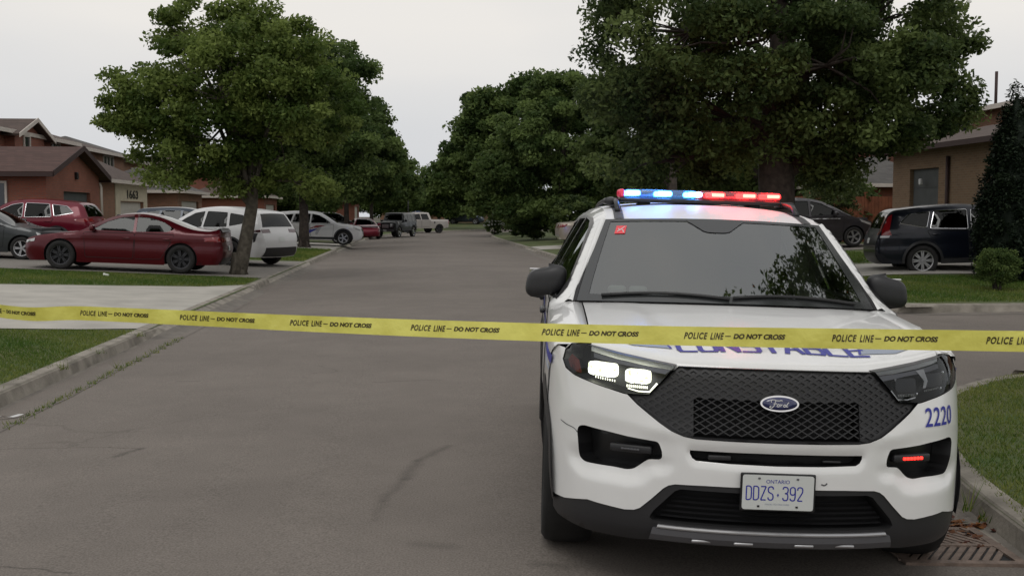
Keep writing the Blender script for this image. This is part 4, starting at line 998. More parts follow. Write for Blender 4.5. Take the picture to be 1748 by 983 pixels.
# number plate
PL_ = MB(); PL_.rbox((0, -.014, .521), (.322, .012, .166), .006, 2); fr_ = PL_.build('plate_frame', M['satin_black'], CAR)
def ppoly(pts): return pts
bb = MB(); pp = rounded([(-.152, .447), (.152, .447), (.152, .597), (-.152, .597)], .012, 4)
n = len(pp); bb.add([(x, -.0225, z) for x, z in pp] + [(x, -.018, z) for x, z in pp], [tuple(range(n))] + [(i, (i + 1) % n, n + (i + 1) % n, n + i) for i in range(n)]); pl = bb.build('number_plate', M['plate'], fr_)
pl.data.update()
b = MB()
def dig(path, x0_, w_, z_0, h): return None
GL = {'D': [[(0, 0), (0, 1)], [(0, 1), (.6, 1), (.95, .88), (1, .7), (1, .3), (.95, .12), (.6, 0), (0, 0)]],
      'Z': [[(0, 1), (1, 1)], [(1, 1), (0, 0)], [(0, 0), (1, 0)]],
      'S': [[(1, .8), (.9, .95), (.5, 1), (.1, .93), (0, .76), (.12, .6), (.5, .52), (.88, .42), (1, .24), (.9, .07), (.5, 0), (.1, .06), (0, .2)]],
      '3': [[(0, .82), (.12, .96), (.5, 1), (.88, .94), (1, .76), (.85, .57), (.4, .53)], [(.4, .53), (.88, .47), (1, .26), (.88, .06), (.5, 0), (.12, .05), (0, .2)]],
      '9': [[(.98, .70), (.9, .93), (.5, 1), (.1, .93), (0, .72), (.1, .5), (.5, .43), (.9, .5), (.98, .70)], [(.98, .7), (1, .35), (.88, .06), (.5, 0), (.12, .05), (.02, .17)]],
      '2': [[(0, .78), (.1, .95), (.5, 1), (.9, .94), (1, .76), (.9, .58), (.05, .02)], [(.02, 0), (1, 0)]]}
pf_ = lambda x, z: (x, -.0235, z)
for c, xx in zip('DDZS392', (-.135, -.104, -.073, -.042, .021, .052, .083)):
    for st_ in GL[c]: 
        pts = [(xx + .0215 * a, .490 + .058 * z) for a, z in st_]
        if len(pts) == 2: pts = [pts[0], tuple((np.array(pts[0]) + np.array(pts[1])) / 2), pts[1]]
        stroke(pts, .0052, pf_, b, 5)
b.build('plate_characters', M['plate_blue'], pl)
v, f = text2d('ONTARIO', .100, .016); mesh('plate_province', [(-.052 + a, -.0235, .562 + c) for a, c in v], f, M['plate_blue'], pl)
b = MB(); b.add([pf_(-.003 + a * .001, .505 + z * .001) for a, z in [(0, 0), (6, 0), (6, 3), (0, 3)]] + [pf_(.0 + a * .001, .510 + z * .001) for a, z in [(-5, 0), (5, 0), (3, 5), (0, 10), (-3, 5)]], [(0, 1, 2, 3), (4, 5, 6, 7, 8)]); b.build('plate_crown', M['plate_blue'], pl)
v, f = text2d('YOURS TO DISCOVER', .105, .0065); mesh('plate_motto', [(-.055 + a, -.0235, .468 + c) for a, c in v], f, M['grey_vinyl'], pl)
for (xx, zz) in ((-.082, .583), (.082, .583), (-.082, .462), (.082, .462)):
    b = MB(); b.rbox((xx, -.024, zz), (.011, .004, .008), .0035, 2); b.build('plate_bolt', M['skid'] if zz > .5 else M['matte_black'], pl, True)

# bumper scuffs
b = MB(); stroke([(s_of_x(-.925), .722), (s_of_x(-.90), .712), (s_of_x(-.868), .705), (s_of_x(-.85), .690)], .004, lambda x, z: tuple(fmap(np.array([[x, z]]), .0015)[0]), b); b.build('scuff_mark', M['skid'], CAR); b = MB()
stroke([(s_of_x(.190), .557), (s_of_x(.205), .553), (s_of_x(.216), .562)], .006, lambda x, z: tuple(fmap(np.array([[x, z]]), .0015)[0]), b); b.build('scuff_mark', M['skid'], CAR)

# --- light bar on the roof (sits on feet, bolted to the roof: a part of the car)
ly, lz = 2.60, 1.824
b = MB(); b.rbox((0, ly, lz - .040), (1.06, .26, .026), .012, 3); LB = b.build('light_bar', M['satin_black'], CAR, True)
for sg in (-1, 1):
    b = MB(); b.rbox((sg * .575, ly, lz - .052), (.10, .20, .045), .02, 3); b.build('bar_foot', M['black_plastic'], LB, True); b = MB(); b.rbox((sg * .36, ly, lz - .062), (.08, .16, .03), .01, 2); b.build('bar_foot', M['black_plastic'], LB, True)
def domes(x0_, x1_, m):
    b = MB(); b.rbox(((x0_ + x1_) / 2, ly, lz + .004), (x1_ - x0_, .25, .054), .025, 4); return b.build('bar_dome', m, LB, True)
domes(-.53, -.495, M['dome_red'])
def dome_mat(name, col, es):
    m = bpy.data.materials.new(name); m.use_nodes = True; t = m.node_tree; t.nodes.clear()
    o = nd(t, 'ShaderNodeOutputMaterial'); tr = nd(t, 'ShaderNodeBsdfTransparent'); tr.inputs[0].default_value = (*col, 1); gl = nd(t, 'ShaderNodeBsdfGlossy'); gl.inputs['Roughness'].default_value = .1
    em = nd(t, 'ShaderNodeEmission'); em.inputs[0].default_value = (*col, 1); em.inputs[1].default_value = es; ms = nd(t, 'ShaderNodeMixShader'); ms.inputs[0].default_value = .12; ad = nd(t, 'ShaderNodeAddShader')
    t.links.new(tr.outputs[0], ms.inputs[1]); t.links.new(gl.outputs[0], ms.inputs[2]); t.links.new(ms.outputs[0], ad.inputs[0]); t.links.new(em.outputs[0], ad.inputs[1]); t.links.new(ad.outputs[0], o.inputs[0]); return m
domes(-.495, -.02, dome_mat('dome_clear_blue', (.28, .58, 1), .13)); domes(-.015, .53, dome_mat('dome_clear_red', (1, .22, .28), .09))
for k, xx in enumerate((-.440, -.232, -.034, .115, .318, .500)):
    blue = k < 3; hw = .050
    b = MB(); b.rbox((xx if k < 5 else .475, ly - .10, lz + .006), (2 * hw, .035, .036), .016, 3); md = b.build('led_module', M['led_blue'] if blue else M['led_red'], LB, True)
    b = MB(); b.rbox((xx if k < 5 else .475, ly - .117, lz + .006), (1.6 * hw, .006, .02), .003, 2); b.build('led_core', M['led_core'] if blue else M['led_core_r'], md)
    b = MB(); b.rbox((xx if k < 5 else .475, ly + .10, lz + .006), (2 * hw, .03, .034), .014, 3); b.build('led_module', M['led_blue'] if blue else M['led_red'], LB, True)
for nm, xx, col, e, az in (('blue_lamp', -.30, (.04, .25, 1), 1500, R(4)), ('red_lamp', .30, (1, .02, .03), 420, R(10))):
    ld = bpy.data.lights.new(nm, 'SPOT'); ld.energy = e; ld.color = col; ld.shadow_soft_size = .08; ld.spot_size = R(30); ld.spot_blend = 1
    lo = bpy.data.objects.new(nm, ld); lo.location = (xx, ly + .20, lz + .05); lo.rotation_euler = (R(90 + 5), 0, R(5) if xx < 0 else R(-7)); COL.objects.link(lo); lo.parent = LB
    ld = bpy.data.lights.new(nm, 'POINT'); ld.energy = 5; ld.color = col; ld.shadow_soft_size = .1
    lo = bpy.data.objects.new(nm, ld); lo.location = (xx, ly - .02, lz + .12); COL.objects.link(lo); lo.parent = LB
# ------------------------------------------------------------------ barrier tape
TP = catmull([(-6.5, 11.6, 1.17), (-4.2, 8.55, 1.135), (-2.409, 6.306, 1.126), (-1.87, 6.009, 1.137), (-1.255, 5.654, 1.142), (-.639, 5.25, 1.150), (-.047, 4.848, 1.163), (.516, 4.498, 1.176), (1.061, 4.201, 1.189), (1.58, 3.956, 1.202), (2.093, 3.761, 1.211), (2.9, 3.50, 1.22), (4.4, 3.02, 1.235), (6.2, 2.5, 1.26)], 10)
TPa = np.array(TP); TPs = np.concatenate([[0], np.cumsum(np.linalg.norm(np.diff(TPa, axis=0), axis=1))])
def tape_pt(s, v, off=0):   # v in -.5..+.5 across the tape
    p = np.array([np.interp(s, TPs, TPa[:, k]) for k in range(3)]); q = np.array([np.interp(s + .05, TPs, TPa[:, k]) for k in range(3)]) - p; q[2] = 0; q /= np.linalg.norm(q)
    n = np.array([q[1], -q[0], 0.0])   # towards the camera side
    tl = R(-6) + R(20) * math.exp(-((p[0] + 2.6) / .9) ** 2) + R(6) * math.sin(s * 1.7) ; up = np.array([n[0] * math.sin(tl), n[1] * math.sin(tl), math.cos(tl)]); nn = np.array([n[0] * math.cos(tl), n[1] * math.cos(tl), -math.sin(tl)])
    wv = .0016 * math.sin(s * 9 + 3 * v) + .0010 * math.sin(s * 23 - 5 * v) + .0006 * math.sin(s * 51 + 9 * v)
    return tuple(p + up * v * .0775 + nn * (off + wv))
b = MB(); b.grid(lambda u, v: tape_pt(.02 + u * (TPs[-1] - .1), v - .5), 260, 4); tape = b.build('police_tape', M['tape'], None, True)
tag(tape, 'yellow plastic police tape stretched across the whole street in front of the cars', 'tape')
sx_ = {-2.409: None}
def s_at_x(x): return float(np.interp(x, TPa[:, 0], TPs))
starts = [s_at_x(-2.409) - .215 - .79, s_at_x(-2.409) - .215, s_at_x(-1.87), s_at_x(-1.255), s_at_x(-.639), s_at_x(-.047), s_at_x(.516), s_at_x(1.061), s_at_x(1.58), s_at_x(2.093)]
starts = [starts[0] - .8 * k for k in (3, 2, 1)] + starts + [starts[-1] + .56 * k for k in (1, 2, 3, 4, 5)]
for k in range(len(starts) - 1):
    s0, Ln = starts[k], (starts[k + 1] - starts[k]) * .69
    if k > 11: Ln = .39
    b = MB()
    for txt, a0, a1, z_0, z1, bo in (('POLICE', 0, .228, -.15, .205, .032), ('LINE', .268, .395, -.15, .205, .032), ('DO NOT CROSS', .50, 1.0, -.10, .165, .045)):
        v, f = text2d(txt, 1, 1, bold=bo, sp=1.2 if z1 > .2 else 1.0); b.add([tape_pt(s0 + Ln * (a0 + (a1 - a0) * x) + .005 * z, z_0 + (z1 - z_0) * z, .0016) for x, z in v], f)
    b.grid(lambda u, v: tape_pt(s0 + Ln * (.418 + .058 * u), .01 + .045 * v, .0016), 2, 1)
    o = b.build('tape_lettering', M['tape_ink'], tape)
# edge of the tape that folds: thin pale hem
# ------------------------------------------------------------------ parked cars
def paint(name, c, m=.3, r=.3): return mat(name, c, r, metal=m, coat=.45, spec=.35)
P_MAROON = paint('paint_maroon', (.085, .003, .009)); P_RED = paint('paint_red', (.14, .005, .018)); P_GREY = paint('paint_dark_grey', (.035, .04, .042)); P_WHITE = paint('paint_white', (.66, .66, .66), 0)
P_NAVY = paint('paint_navy', (.005, .007, .014)); P_MGREY = paint('paint_mid_grey', (.04, .037, .041)); P_BEIGE = paint('paint_beige', (.34, .30, .25), .4); P_BLACK = paint('paint_black', (.012, .013, .014), .1)
P_TAN = paint('paint_silver_tan', (.42, .39, .36), .2); P_BLUE = paint('paint_dark_blue', (.03, .042, .06))
pl_y = lambda L, a=.86, b_=.90: dict(plan_y=[0, .12, .3, .6, 1.0, L - .9, L - .5, L - .2, L - .05, L], plan_w=[a - .10, a - .01, a + .06, .975, 1, 1, .985, b_ + .045, b_ - .0, b_ - .05])
SEDAN_M = dict(outline=[(.14, .20), (.03, .30), (.0, .5), (.03, .66), (.12, .755), (.4, .84), (.9, .915), (1.42, .985), (1.95, 1.265), (2.35, 1.42), (2.75, 1.472), (3.1, 1.465), (3.5, 1.385), (4.0, 1.21), (4.35, 1.118), (4.7, 1.10), (4.90, 1.135), (4.99, 1.10), (5.01, .90), (5.07, .66), (5.04, .40), (4.95, .24)],
    sill=.22, r=.365, wheels=(.97, 4.02), W=.955, H=1.48, belt=.99, roofw=.60, edge=.09, crease=.86, cabin=(1.5, 4.1), mirror=(1.80, 1.06),
    windows=[[(1.74, 1.03), (2.12, 1.26), (2.46, 1.375), (2.78, 1.405), (2.80, 1.02)], [(2.87, 1.02), (2.85, 1.405), (3.2, 1.39), (3.55, 1.29), (3.84, 1.12), (3.66, 1.045)]],
    doors=[[(1.55, .97), (1.60, .34), (2.80, .33), (2.84, .99)], [(2.85, .99), (2.84, .33), (3.50, .34), (3.66, .60), (3.86, .98)]],
    screens=[((1.44, 1.0), (2.36, 1.42), 'windscreen'), ((3.34, 1.425), (4.27, 1.14), 'rear_screen')], mirrormat=P_MAROON,
    sidebits=[('tail_light', [(4.60, .93), (4.98, .97), (5.02, .84), (4.62, .84)], 'tail_red', .004), ('headlight', [(.06, .70), (.32, .77), (.30, .69), (.07, .64)], 'lamp_clear', .004)],
    wrapbits=[('tail_light', ((5.01, .94), (5.03, .83)), (-.98, .98), 'tail_red', .006), ('number_plate', ((5.05, .72), (5.065, .60)), (-.17, .17), 'plate', .01), ('rear_valance', ((5.045, .42), (4.96, .25)), (-.9, .9), 'black_plastic', .006), ('spoiler', ((4.84, 1.12), (4.995, 1.08)), (-.86, .86), 'satin_black', .03)], **pl_y(5.07))
SUVO = [(.10, .28), (.0, .42), (.0, .68), (.07, .85), (.25, .95), (.7, 1.02), (1.15, 1.08), (1.6, 1.35), (2.0, 1.57), (2.5, 1.65), (3.2, 1.65), (3.9, 1.60), (4.25, 1.54), (4.42, 1.30), (4.52, 1.08), (4.60, .93), (4.65, .7), (4.62, .45), (4.50, .30)]
def suv(**k):
    d = dict(outline=SUVO, sill=.30, r=.365, wheels=(.90, 3.60), W=.93, H=1.66, belt=1.06, roofw=.62, edge=.10, crease=.88, cabin=(1.4, 4.3), mirror=(1.68, 1.14), cladding=True, handle=.98,
        windows=[[(1.52, 1.10), (1.80, 1.31), (2.12, 1.48), (2.45, 1.54), (2.50, 1.085)], [(2.57, 1.085), (2.54, 1.545), (3.28, 1.53), (3.42, 1.12)], [(3.50, 1.14), (3.38, 1.515), (3.86, 1.47), (4.10, 1.26)]],
        doors=[[(1.38, 1.03), (1.42, .40), (2.50, .40), (2.55, 1.05)], [(2.57, 1.05), (2.53, .40), (3.12, .42), (3.24, .66), (3.50, 1.08)]],
        screens=[((1.20, 1.11), (1.98, 1.565), 'windscreen'), ((4.28, 1.49), (4.49, 1.14), 'rear_screen')],
        sidebits=[('tail_light', [(4.12, 1.05), (4.50, 1.10), (4.56, 1.0), (4.45, .96), (4.2, .99)], 'tail_red', .004), ('headlight', [(.06, .80), (.42, .93), (.40, .84), (.07, .72)], 'lamp_clear', .004)],
        wrapbits=[('tail_light', ((4.52, 1.08), (4.57, .98)), (-.99, -.55), 'tail_red', .006), ('tail_light', ((4.52, 1.08), (4.57, .98)), (.55, .99), 'tail_red', .006), ('number_plate', ((4.61, .86), (4.64, .74)), (-.17, .17), 'plate', .01), ('rear_valance', ((4.64, .58), (4.52, .33)), (-.96, .96), 'black_plastic', .008),
                  ('headlight', ((.0, .72), (.06, .84)), (-.98, -.55), 'lamp_clear', .006), ('headlight', ((.0, .72), (.06, .84)), (.55, .98), 'lamp_clear', .006), ('grille', ((.0, .55), (.03, .80)), (-.5, .5), 'satin_black', .008), ('lower_grille', ((.05, .34), (.0, .46)), (-.7, .7), 'black_plastic', .008)], **pl_y(4.65, .80, .88))
    d.update(k); return d
VAN = dict(outline=[(.1, .25), (0, .4), (.0, .62), (.1, .80), (.45, .93), (1.0, 1.08), (1.6, 1.40), (2.1, 1.63), (2.7, 1.73), (3.6, 1.74), (4.4, 1.71), (4.85, 1.62), (5.02, 1.35), (5.12, 1.05), (5.18, .8), (5.18, .5), (5.08, .3)],
    sill=.25, r=.35, wheels=(.95, 3.95), W=.99, H=1.74, belt=1.08, roofw=.68, edge=.10, crease=.95, cabin=(1.3, 4.8), mirror=(1.66, 1.15), handle=.97, mirrormat=P_MGREY,
    windows=[[(1.45, 1.14), (1.75, 1.36), (2.10, 1.54), (2.45, 1.62), (2.50, 1.12)], [(2.57, 1.12), (2.54, 1.63), (3.60, 1.64), (3.66, 1.12)], [(3.73, 1.12), (3.70, 1.64), (4.5, 1.58), (4.74, 1.20)]],
    doors=[[(1.30, 1.06), (1.38, .36), (2.52, .36), (2.55, 1.08)], [(2.57, 1.08), (2.55, .36), (3.42, .36), (3.60, .7), (3.70, 1.08)]],
    screens=[((1.04, 1.11), (2.08, 1.615), 'windscreen'), ((4.87, 1.58), (5.08, 1.16), 'rear_screen')], chromeline=2,
    sidebits=[('headlight', [(.08, .74), (.75, .97), (.70, .88), (.09, .66)], 'lamp_clear', .004), ('tail_light', [(4.85, 1.35), (5.0, 1.34), (5.1, 1.0), (4.9, 1.0)], 'tail_red', .004), ('side_strip', [(1.45, 1.01), (4.6, 1.03), (4.6, 1.005), (1.45, .985)], 'silver', .004)], wrapbits=[], **pl_y(5.18))
def sedan(**k):
    d = dict(outline=[(.12, .22), (.02, .34), (.0, .52), (.05, .66), (.20, .76), (.7, .88), (1.2, .97), (1.75, 1.24), (2.15, 1.40), (2.6, 1.46), (3.0, 1.44), (3.4, 1.34), (3.85, 1.15), (4.1, 1.075), (4.5, 1.06), (4.62, 1.0), (4.68, .8), (4.68, .5), (4.58, .28)],
        sill=.22, r=.325, wheels=(.88, 3.58), W=.90, H=1.46, belt=.97, roofw=.58, edge=.10, crease=None, cabin=(1.35, 3.9), mirror=(1.58, 1.03),
        windows=[[(1.50, 1.01), (1.85, 1.22), (2.2, 1.345), (2.50, 1.385), (2.52, 1.0)], [(2.58, 1.0), (2.56, 1.39), (2.95, 1.37), (3.3, 1.26), (3.55, 1.10), (3.45, 1.02)]],
        doors=[[(1.35, .95), (1.40, .34), (2.52, .33), (2.55, .97)], [(2.57, .97), (2.55, .33), (3.12, .36), (3.25, .6), (3.55, .97)]],
        screens=[((1.24, .99), (2.12, 1.39), 'windscreen'), ((3.08, 1.42), (3.98, 1.11), 'rear_screen')],
        sidebits=[('tail_light', [(4.25, 1.0), (4.62, 1.0), (4.66, .84), (4.4, .86)], 'tail_red', .004), ('headlight', [(.05, .62), (.5, .80), (.45, .70), (.04, .55)], 'lamp_clear', .004)],
        wrapbits=[('tail_light', ((4.63, .98), (4.68, .82)), (-.98, -.5), 'tail_red', .006), ('tail_light', ((4.63, .98), (4.68, .82)), (.5, .98), 'tail_red', .006), ('rear_bumper_trim', ((4.68, .52), (4.66, .42)), (-.98, .98), 'silver', .006)], **pl_y(4.68))
    d.update(k); return d
PICK = dict(outline=[(.12, .45), (.0, .6), (0, .95), (.08, 1.10), (.5, 1.17), (1.35, 1.22), (1.75, 1.66), (2.0, 1.84), (2.6, 1.88), (3.45, 1.87), (3.62, 1.78), (3.70, 1.30), (3.76, 1.24), (4.6, 1.23), (5.55, 1.22), (5.65, 1.12), (5.66, .75), (5.58, .5)],
    sill=.48, r=.40, wheels=(.98, 4.55), W=.99, H=1.88, belt=1.22, roofw=.70, edge=.08, crease=None, cabin=(1.5, 3.6), mirror=(1.72, 1.30),
    windows=[[(1.62, 1.27), (1.85, 1.50), (2.05, 1.72), (2.55, 1.76), (2.58, 1.25)], [(2.66, 1.25), (2.64, 1.76), (3.35, 1.75), (3.45, 1.25)]], doors=[[(1.50, 1.18), (1.55, .6), (2.6, .6), (2.62, 1.2)], [(2.64, 1.2), (2.64, .6), (3.5, .6), (3.55, 1.2)]],
    screens=[((1.42, 1.29), (1.93, 1.80), 'windscreen'), ((3.63, 1.72), (3.69, 1.36), 'rear_screen')], mirrormat=P_BLACK,
    sidebits=[('tail_light', [(5.50, 1.15), (5.62, 1.14), (5.62, .85), (5.50, .85)], 'tail_red', .004), ('fuel_cap', [(3.95, 1.05), (4.1, 1.05), (4.1, .9), (3.95, .9)], 'satin_black', .004)], wrapbits=[], **pl_y(5.66, .92, .96))
JEEP = dict(outline=[(.04, .5), (0, .6), (0, .9), (.03, 1.06), (.12, 1.13), (.7, 1.17), (1.28, 1.20), (1.52, 1.70), (1.62, 1.80), (2.4, 1.83), (3.85, 1.82), (4.0, 1.74), (4.06, 1.1), (4.08, .6), (4.02, .5)],
    sill=.52, r=.42, wheels=(.62, 3.35), W=.86, H=1.83, belt=1.16, roofw=.72, edge=.06, crease=None, cabin=(1.4, 4.0), mirror=(1.55, 1.22),
    windows=[[(1.55, 1.22), (1.68, 1.70), (2.35, 1.72), (2.38, 1.2)], [(2.46, 1.2), (2.44, 1.72), (3.1, 1.72), (3.15, 1.2)], [(3.25, 1.2), (3.22, 1.72), (3.85, 1.70), (3.9, 1.2)]], doors=[[(1.45, 1.15), (1.45, .6), (2.40, .6), (2.42, 1.15)], [(2.44, 1.15), (2.44, .6), (3.0, .7), (3.2, 1.15)]],
    screens=[((1.31, 1.26), (1.50, 1.66), 'windscreen'), ((4.02, 1.6), (4.05, 1.25), 'rear_screen')], cladding=True,
    sidebits=[], wrapbits=[('grille', ((.0, .72), (.0, .98)), (-.38, .38), 'silver', .012), ('headlight', ((.0, .80), (.0, 1.0)), (-.80, -.52), 'lamp_clear', .014), ('headlight', ((.0, .80), (.0, 1.0)), (.52, .80), 'lamp_clear', .014), ('front_bumper', ((.04, .48), (.0, .64)), (-1.0, 1.0), 'skid', .10), ('number_plate', ((.02, .54), (.0, .62)), (-.2, .2), 'plate', .12)], **pl_y(4.08, .95, .97))
def put(fn_name, label, cat, S, pnt, x, y, head, tiltd, **k):
    """head = direction the nose points, degrees from +X; x, y = front centre"""
    z = T1(x, y) + .014 if abs(x) < 99 and not k.pop('onroad', False) else float(road_z(x, y)) + .004
    return make_car(fn_name, label, cat, S, pnt, (x, y, z), R(head + 90), tilt=(R(tiltd), 0), **k)
ch_ = put('parked_sedan', 'dark red sports sedan with black wheels parked side on left of the leaning tree', 'car', dict(SEDAN_M), P_MAROON, -9.98, 28.45, 180, -2.4, rim='dark_rim', spokes=7)
ch_.scale = (.965, .97, .99)
put('parked_sedan', 'dark grey sedan half cut off at the left edge beside the dark red sedan', 'car', sedan(mirrormat=P_GREY, W=.93), P_GREY, -10.35, 32.0, -2, 2.2)
put('parked_suv', 'red crossover with silver roof rails parked behind the dark red sedan near the brick garage', 'suv', suv(mirrormat=P_RED, chromeline=1), P_RED, -15.1, 36.2, 176, -1.5, rim='silver')
LEX = suv(mirrormat=P_WHITE, r=.375, W=.95); LEX['sidebits'] = [('tail_light', [(4.02, 1.03), (4.52, 1.075), (4.55, 1.02), (4.3, .985)], 'tail_dark', .005), ('tail_lower', [(4.36, .98), (4.50, .98), (4.42, .74), (4.36, .72)], 'satin_black', .005)] + LEX['sidebits'][1:]
LEX['wrapbits'] = [(n_, a_, u_, 'tail_dark' if n_ == 'tail_light' else m_, o_) for n_, a_, u_, m_, o_ in LEX['wrapbits']]
lx = put('parked_suv', 'white crossover with black lower trim seen from behind beside the leaning tree trunk', 'suv', LEX, P_WHITE, -8.45, 35.3, 149, -1.8, rim='dark_rim'); lx.scale = (1.06,) * 3; lx.location.z -= .05
X3S = suv(mirrormat=P_BLACK)
x3 = put('parked_suv', 'white crossover with red and blue door graphics nosing out over the left kerb', 'suv', X3S, P_WHITE, -2.95, 54.5, 0, 1.2)
for poly_, m_ in (([(1.75, .98), (2.25, .97), (2.62, .80), (2.2, .86)], 'tail_red'), ([(2.1, .84), (2.62, .74), (2.75, .48), (2.5, .62)], 'blue_ink'), ([(1.95, .94), (2.15, .95), (2.3, .55), (2.2, .5)], 'silver')):
    side_patch(X3S, poly_, [], .1, M[m_], 'door_graphic', x3, off=.006)
put('parked_sedan', 'white sedan with only its bonnet showing just beyond the decorated white crossover', 'car', sedan(mirrormat=P_WHITE), P_WHITE, -3.6, 59.0, 0, 1.2)
put('parked_suv', 'dark blue crossover mostly hidden behind the second tree trunk on the left', 'suv', suv(mirrormat=P_BLUE), P_BLUE, -7.3, 45.5, 0, 1.5)
put('parked_suv', 'black crossover parked in the shade left of the black off-roader', 'suv', suv(mirrormat=P_BLACK), P_BLACK, -3.9, 77.8, 0, 1)
put('parked_sedan', 'small dark red car at the left kerb touching the front of the black off-roader', 'car', sedan(mirrormat=P_RED), P_RED, -3.55, 74.2, -78, 0, onroad=True)
put('parked_jeep', 'black boxy off-roader with square body facing the camera at the far left kerb', 'off-roader', dict(JEEP), P_BLACK, -2.55, 78.5, -112, 0, rim='chrome', onroad=True)
put('parked_pickup', 'silver pickup truck with dark cab windows parked behind the black off-roader', 'pickup truck', dict(PICK), P_TAN, -2.6, 95.0, -146, 0, onroad=True, rim='dark_rim')
put('parked_suv', 'dark blue crossover parked at the far end where the street bends', 'suv', suv(mirrormat=P_BLUE), P_BLUE, 7.6, 128, -12, 0)
put('parked_sedan', 'beige sedan with its rear peeking out left of the police car', 'car', sedan(mirrormat=P_BEIGE), P_BEIGE, 11.2, 50.5, 0, -1.5)
put('parked_minivan', 'grey minivan parked behind the police car on the right with a silver roof edge', 'minivan', dict(VAN), P_MGREY, 16.15, 37.2, 0, -1)
CRV = suv(mirrormat=P_NAVY, chromeline=1, r=.36)
CRV['sidebits'] = [('tail_light', [(4.24, 1.48), (4.34, 1.42), (4.50, 1.12), (4.53, .98), (4.30, .98), (4.34, 1.12)], 'tail_red', .006), ('reverse_lamp', [(4.34, .975), (4.545, .975), (4.56, .93), (4.36, .93)], 'silver', .006)] + CRV['sidebits'][1:]
CRV['wrapbits'] = [('tail_light', ((4.31, 1.46), (4.56, .98)), (-.995, -.84), 'tail_red', .006), ('tail_light', ((4.31, 1.46), (4.56, .98)), (.84, .995), 'tail_red', .006), ('number_plate', ((4.60, .90), (4.63, .78)), (-.17, .17), 'plate', .01), ('rear_valance', ((4.64, .58), (4.52, .33)), (-.96, .96), 'black_plastic', .008)]
put('parked_suv', 'dark navy crossover with tall red tail lamp and silver wheels beside the dark conical cedar', 'suv', CRV, P_NAVY, 15.62, 24.45, -12, -2.0, spokes=8)

# ------------------------------------------------------------------ houses
def wallbox(b, x0, x1, y0, y1, z0, z1): b.box(((x0 + x1) / 2, (y0 + y1) / 2, (z0 + z1) / 2), (x1 - x0, y1 - y0, z1 - z0))
def hip(b, x0, x1, y0, y1, z, h, t=.12):
    dx, dy = x1 - x0, y1 - y0; r = min(dx, dy) / 2
    if dx > dy: A, B = (x0 + r, (y0 + y1) / 2, z + h), (x1 - r, (y0 + y1) / 2, z + h)
    else: A, B = ((x0 + x1) / 2, y0 + r, z + h), ((x0 + x1) / 2, y1 - r, z + h)
    v = [(x0, y0, z), (x1, y0, z), (x1, y1, z), (x0, y1, z), A, B]
    f = [(0, 3, 2, 1)] + ([(0, 1, 5, 4), (1, 2, 5), (2, 3, 4, 5), (3, 0, 4)] if dx > dy else [(0, 1, 4), (1, 2, 5, 4), (2, 3, 5), (3, 0, 4, 5)])
    b.add(v, f)
def gable_roof(b, x0, x1, y0, y1, z, h, t=.10):   # ridge along x, thin slabs
    ym = (y0 + y1) / 2
    for s, ya in ((1, y0), (-1, y1)):
        n = Vector((0, -s * h, abs(ym - y0))).normalized() * t
        v = [(x0, ya, z), (x1, ya, z), (x1, ym, z + h), (x0, ym, z + h)]; v2 = [(a, c + n.y, d + n.z) for a, c, d in v]
        b.add(v + v2, [(0, 3, 2, 1), (4, 5, 6, 7), (0, 1, 5, 4), (1, 2, 6, 5), (2, 3, 7, 6), (3, 0, 4, 7)])
def window(root, x, y, z, w_, h, axis, sgn, panes=2):
    """axis 'x': faces +-X at plane x, width along y; axis 'y': faces +-Y"""
    d = .06; b = MB(); fr = .07
    def bx(c, s_): 
        if axis == 'x': b.box((x + sgn * .02, y + c[0], z + c[1]), (d, s_[0], s_[1]))
        else: b.box((x + c[0], y + sgn * .02, z + c[1]), (s_[0], d, s_[1]))
    bx((0, h / 2 + fr / 2), (w_ + 2 * fr, fr)); bx((0, -h / 2 - fr / 2), (w_ + 2 * fr, fr)); bx((-w_ / 2 - fr / 2, 0), (fr, h)); bx((w_ / 2 + fr / 2, 0), (fr, h))
    for k in range(1, panes): bx((-w_ / 2 + w_ * k / panes, 0), (.06, h))
    o = b.build('window', M['trim'], root); b = MB()
    if axis == 'x': b.box((x - sgn * .02, y, z), (.03, w_ - .004, h - .004))
    else: b.box((x, y - sgn * .02, z), (w_ - .004, .03, h - .004))
    b.build('pane', M['window'], o); return o
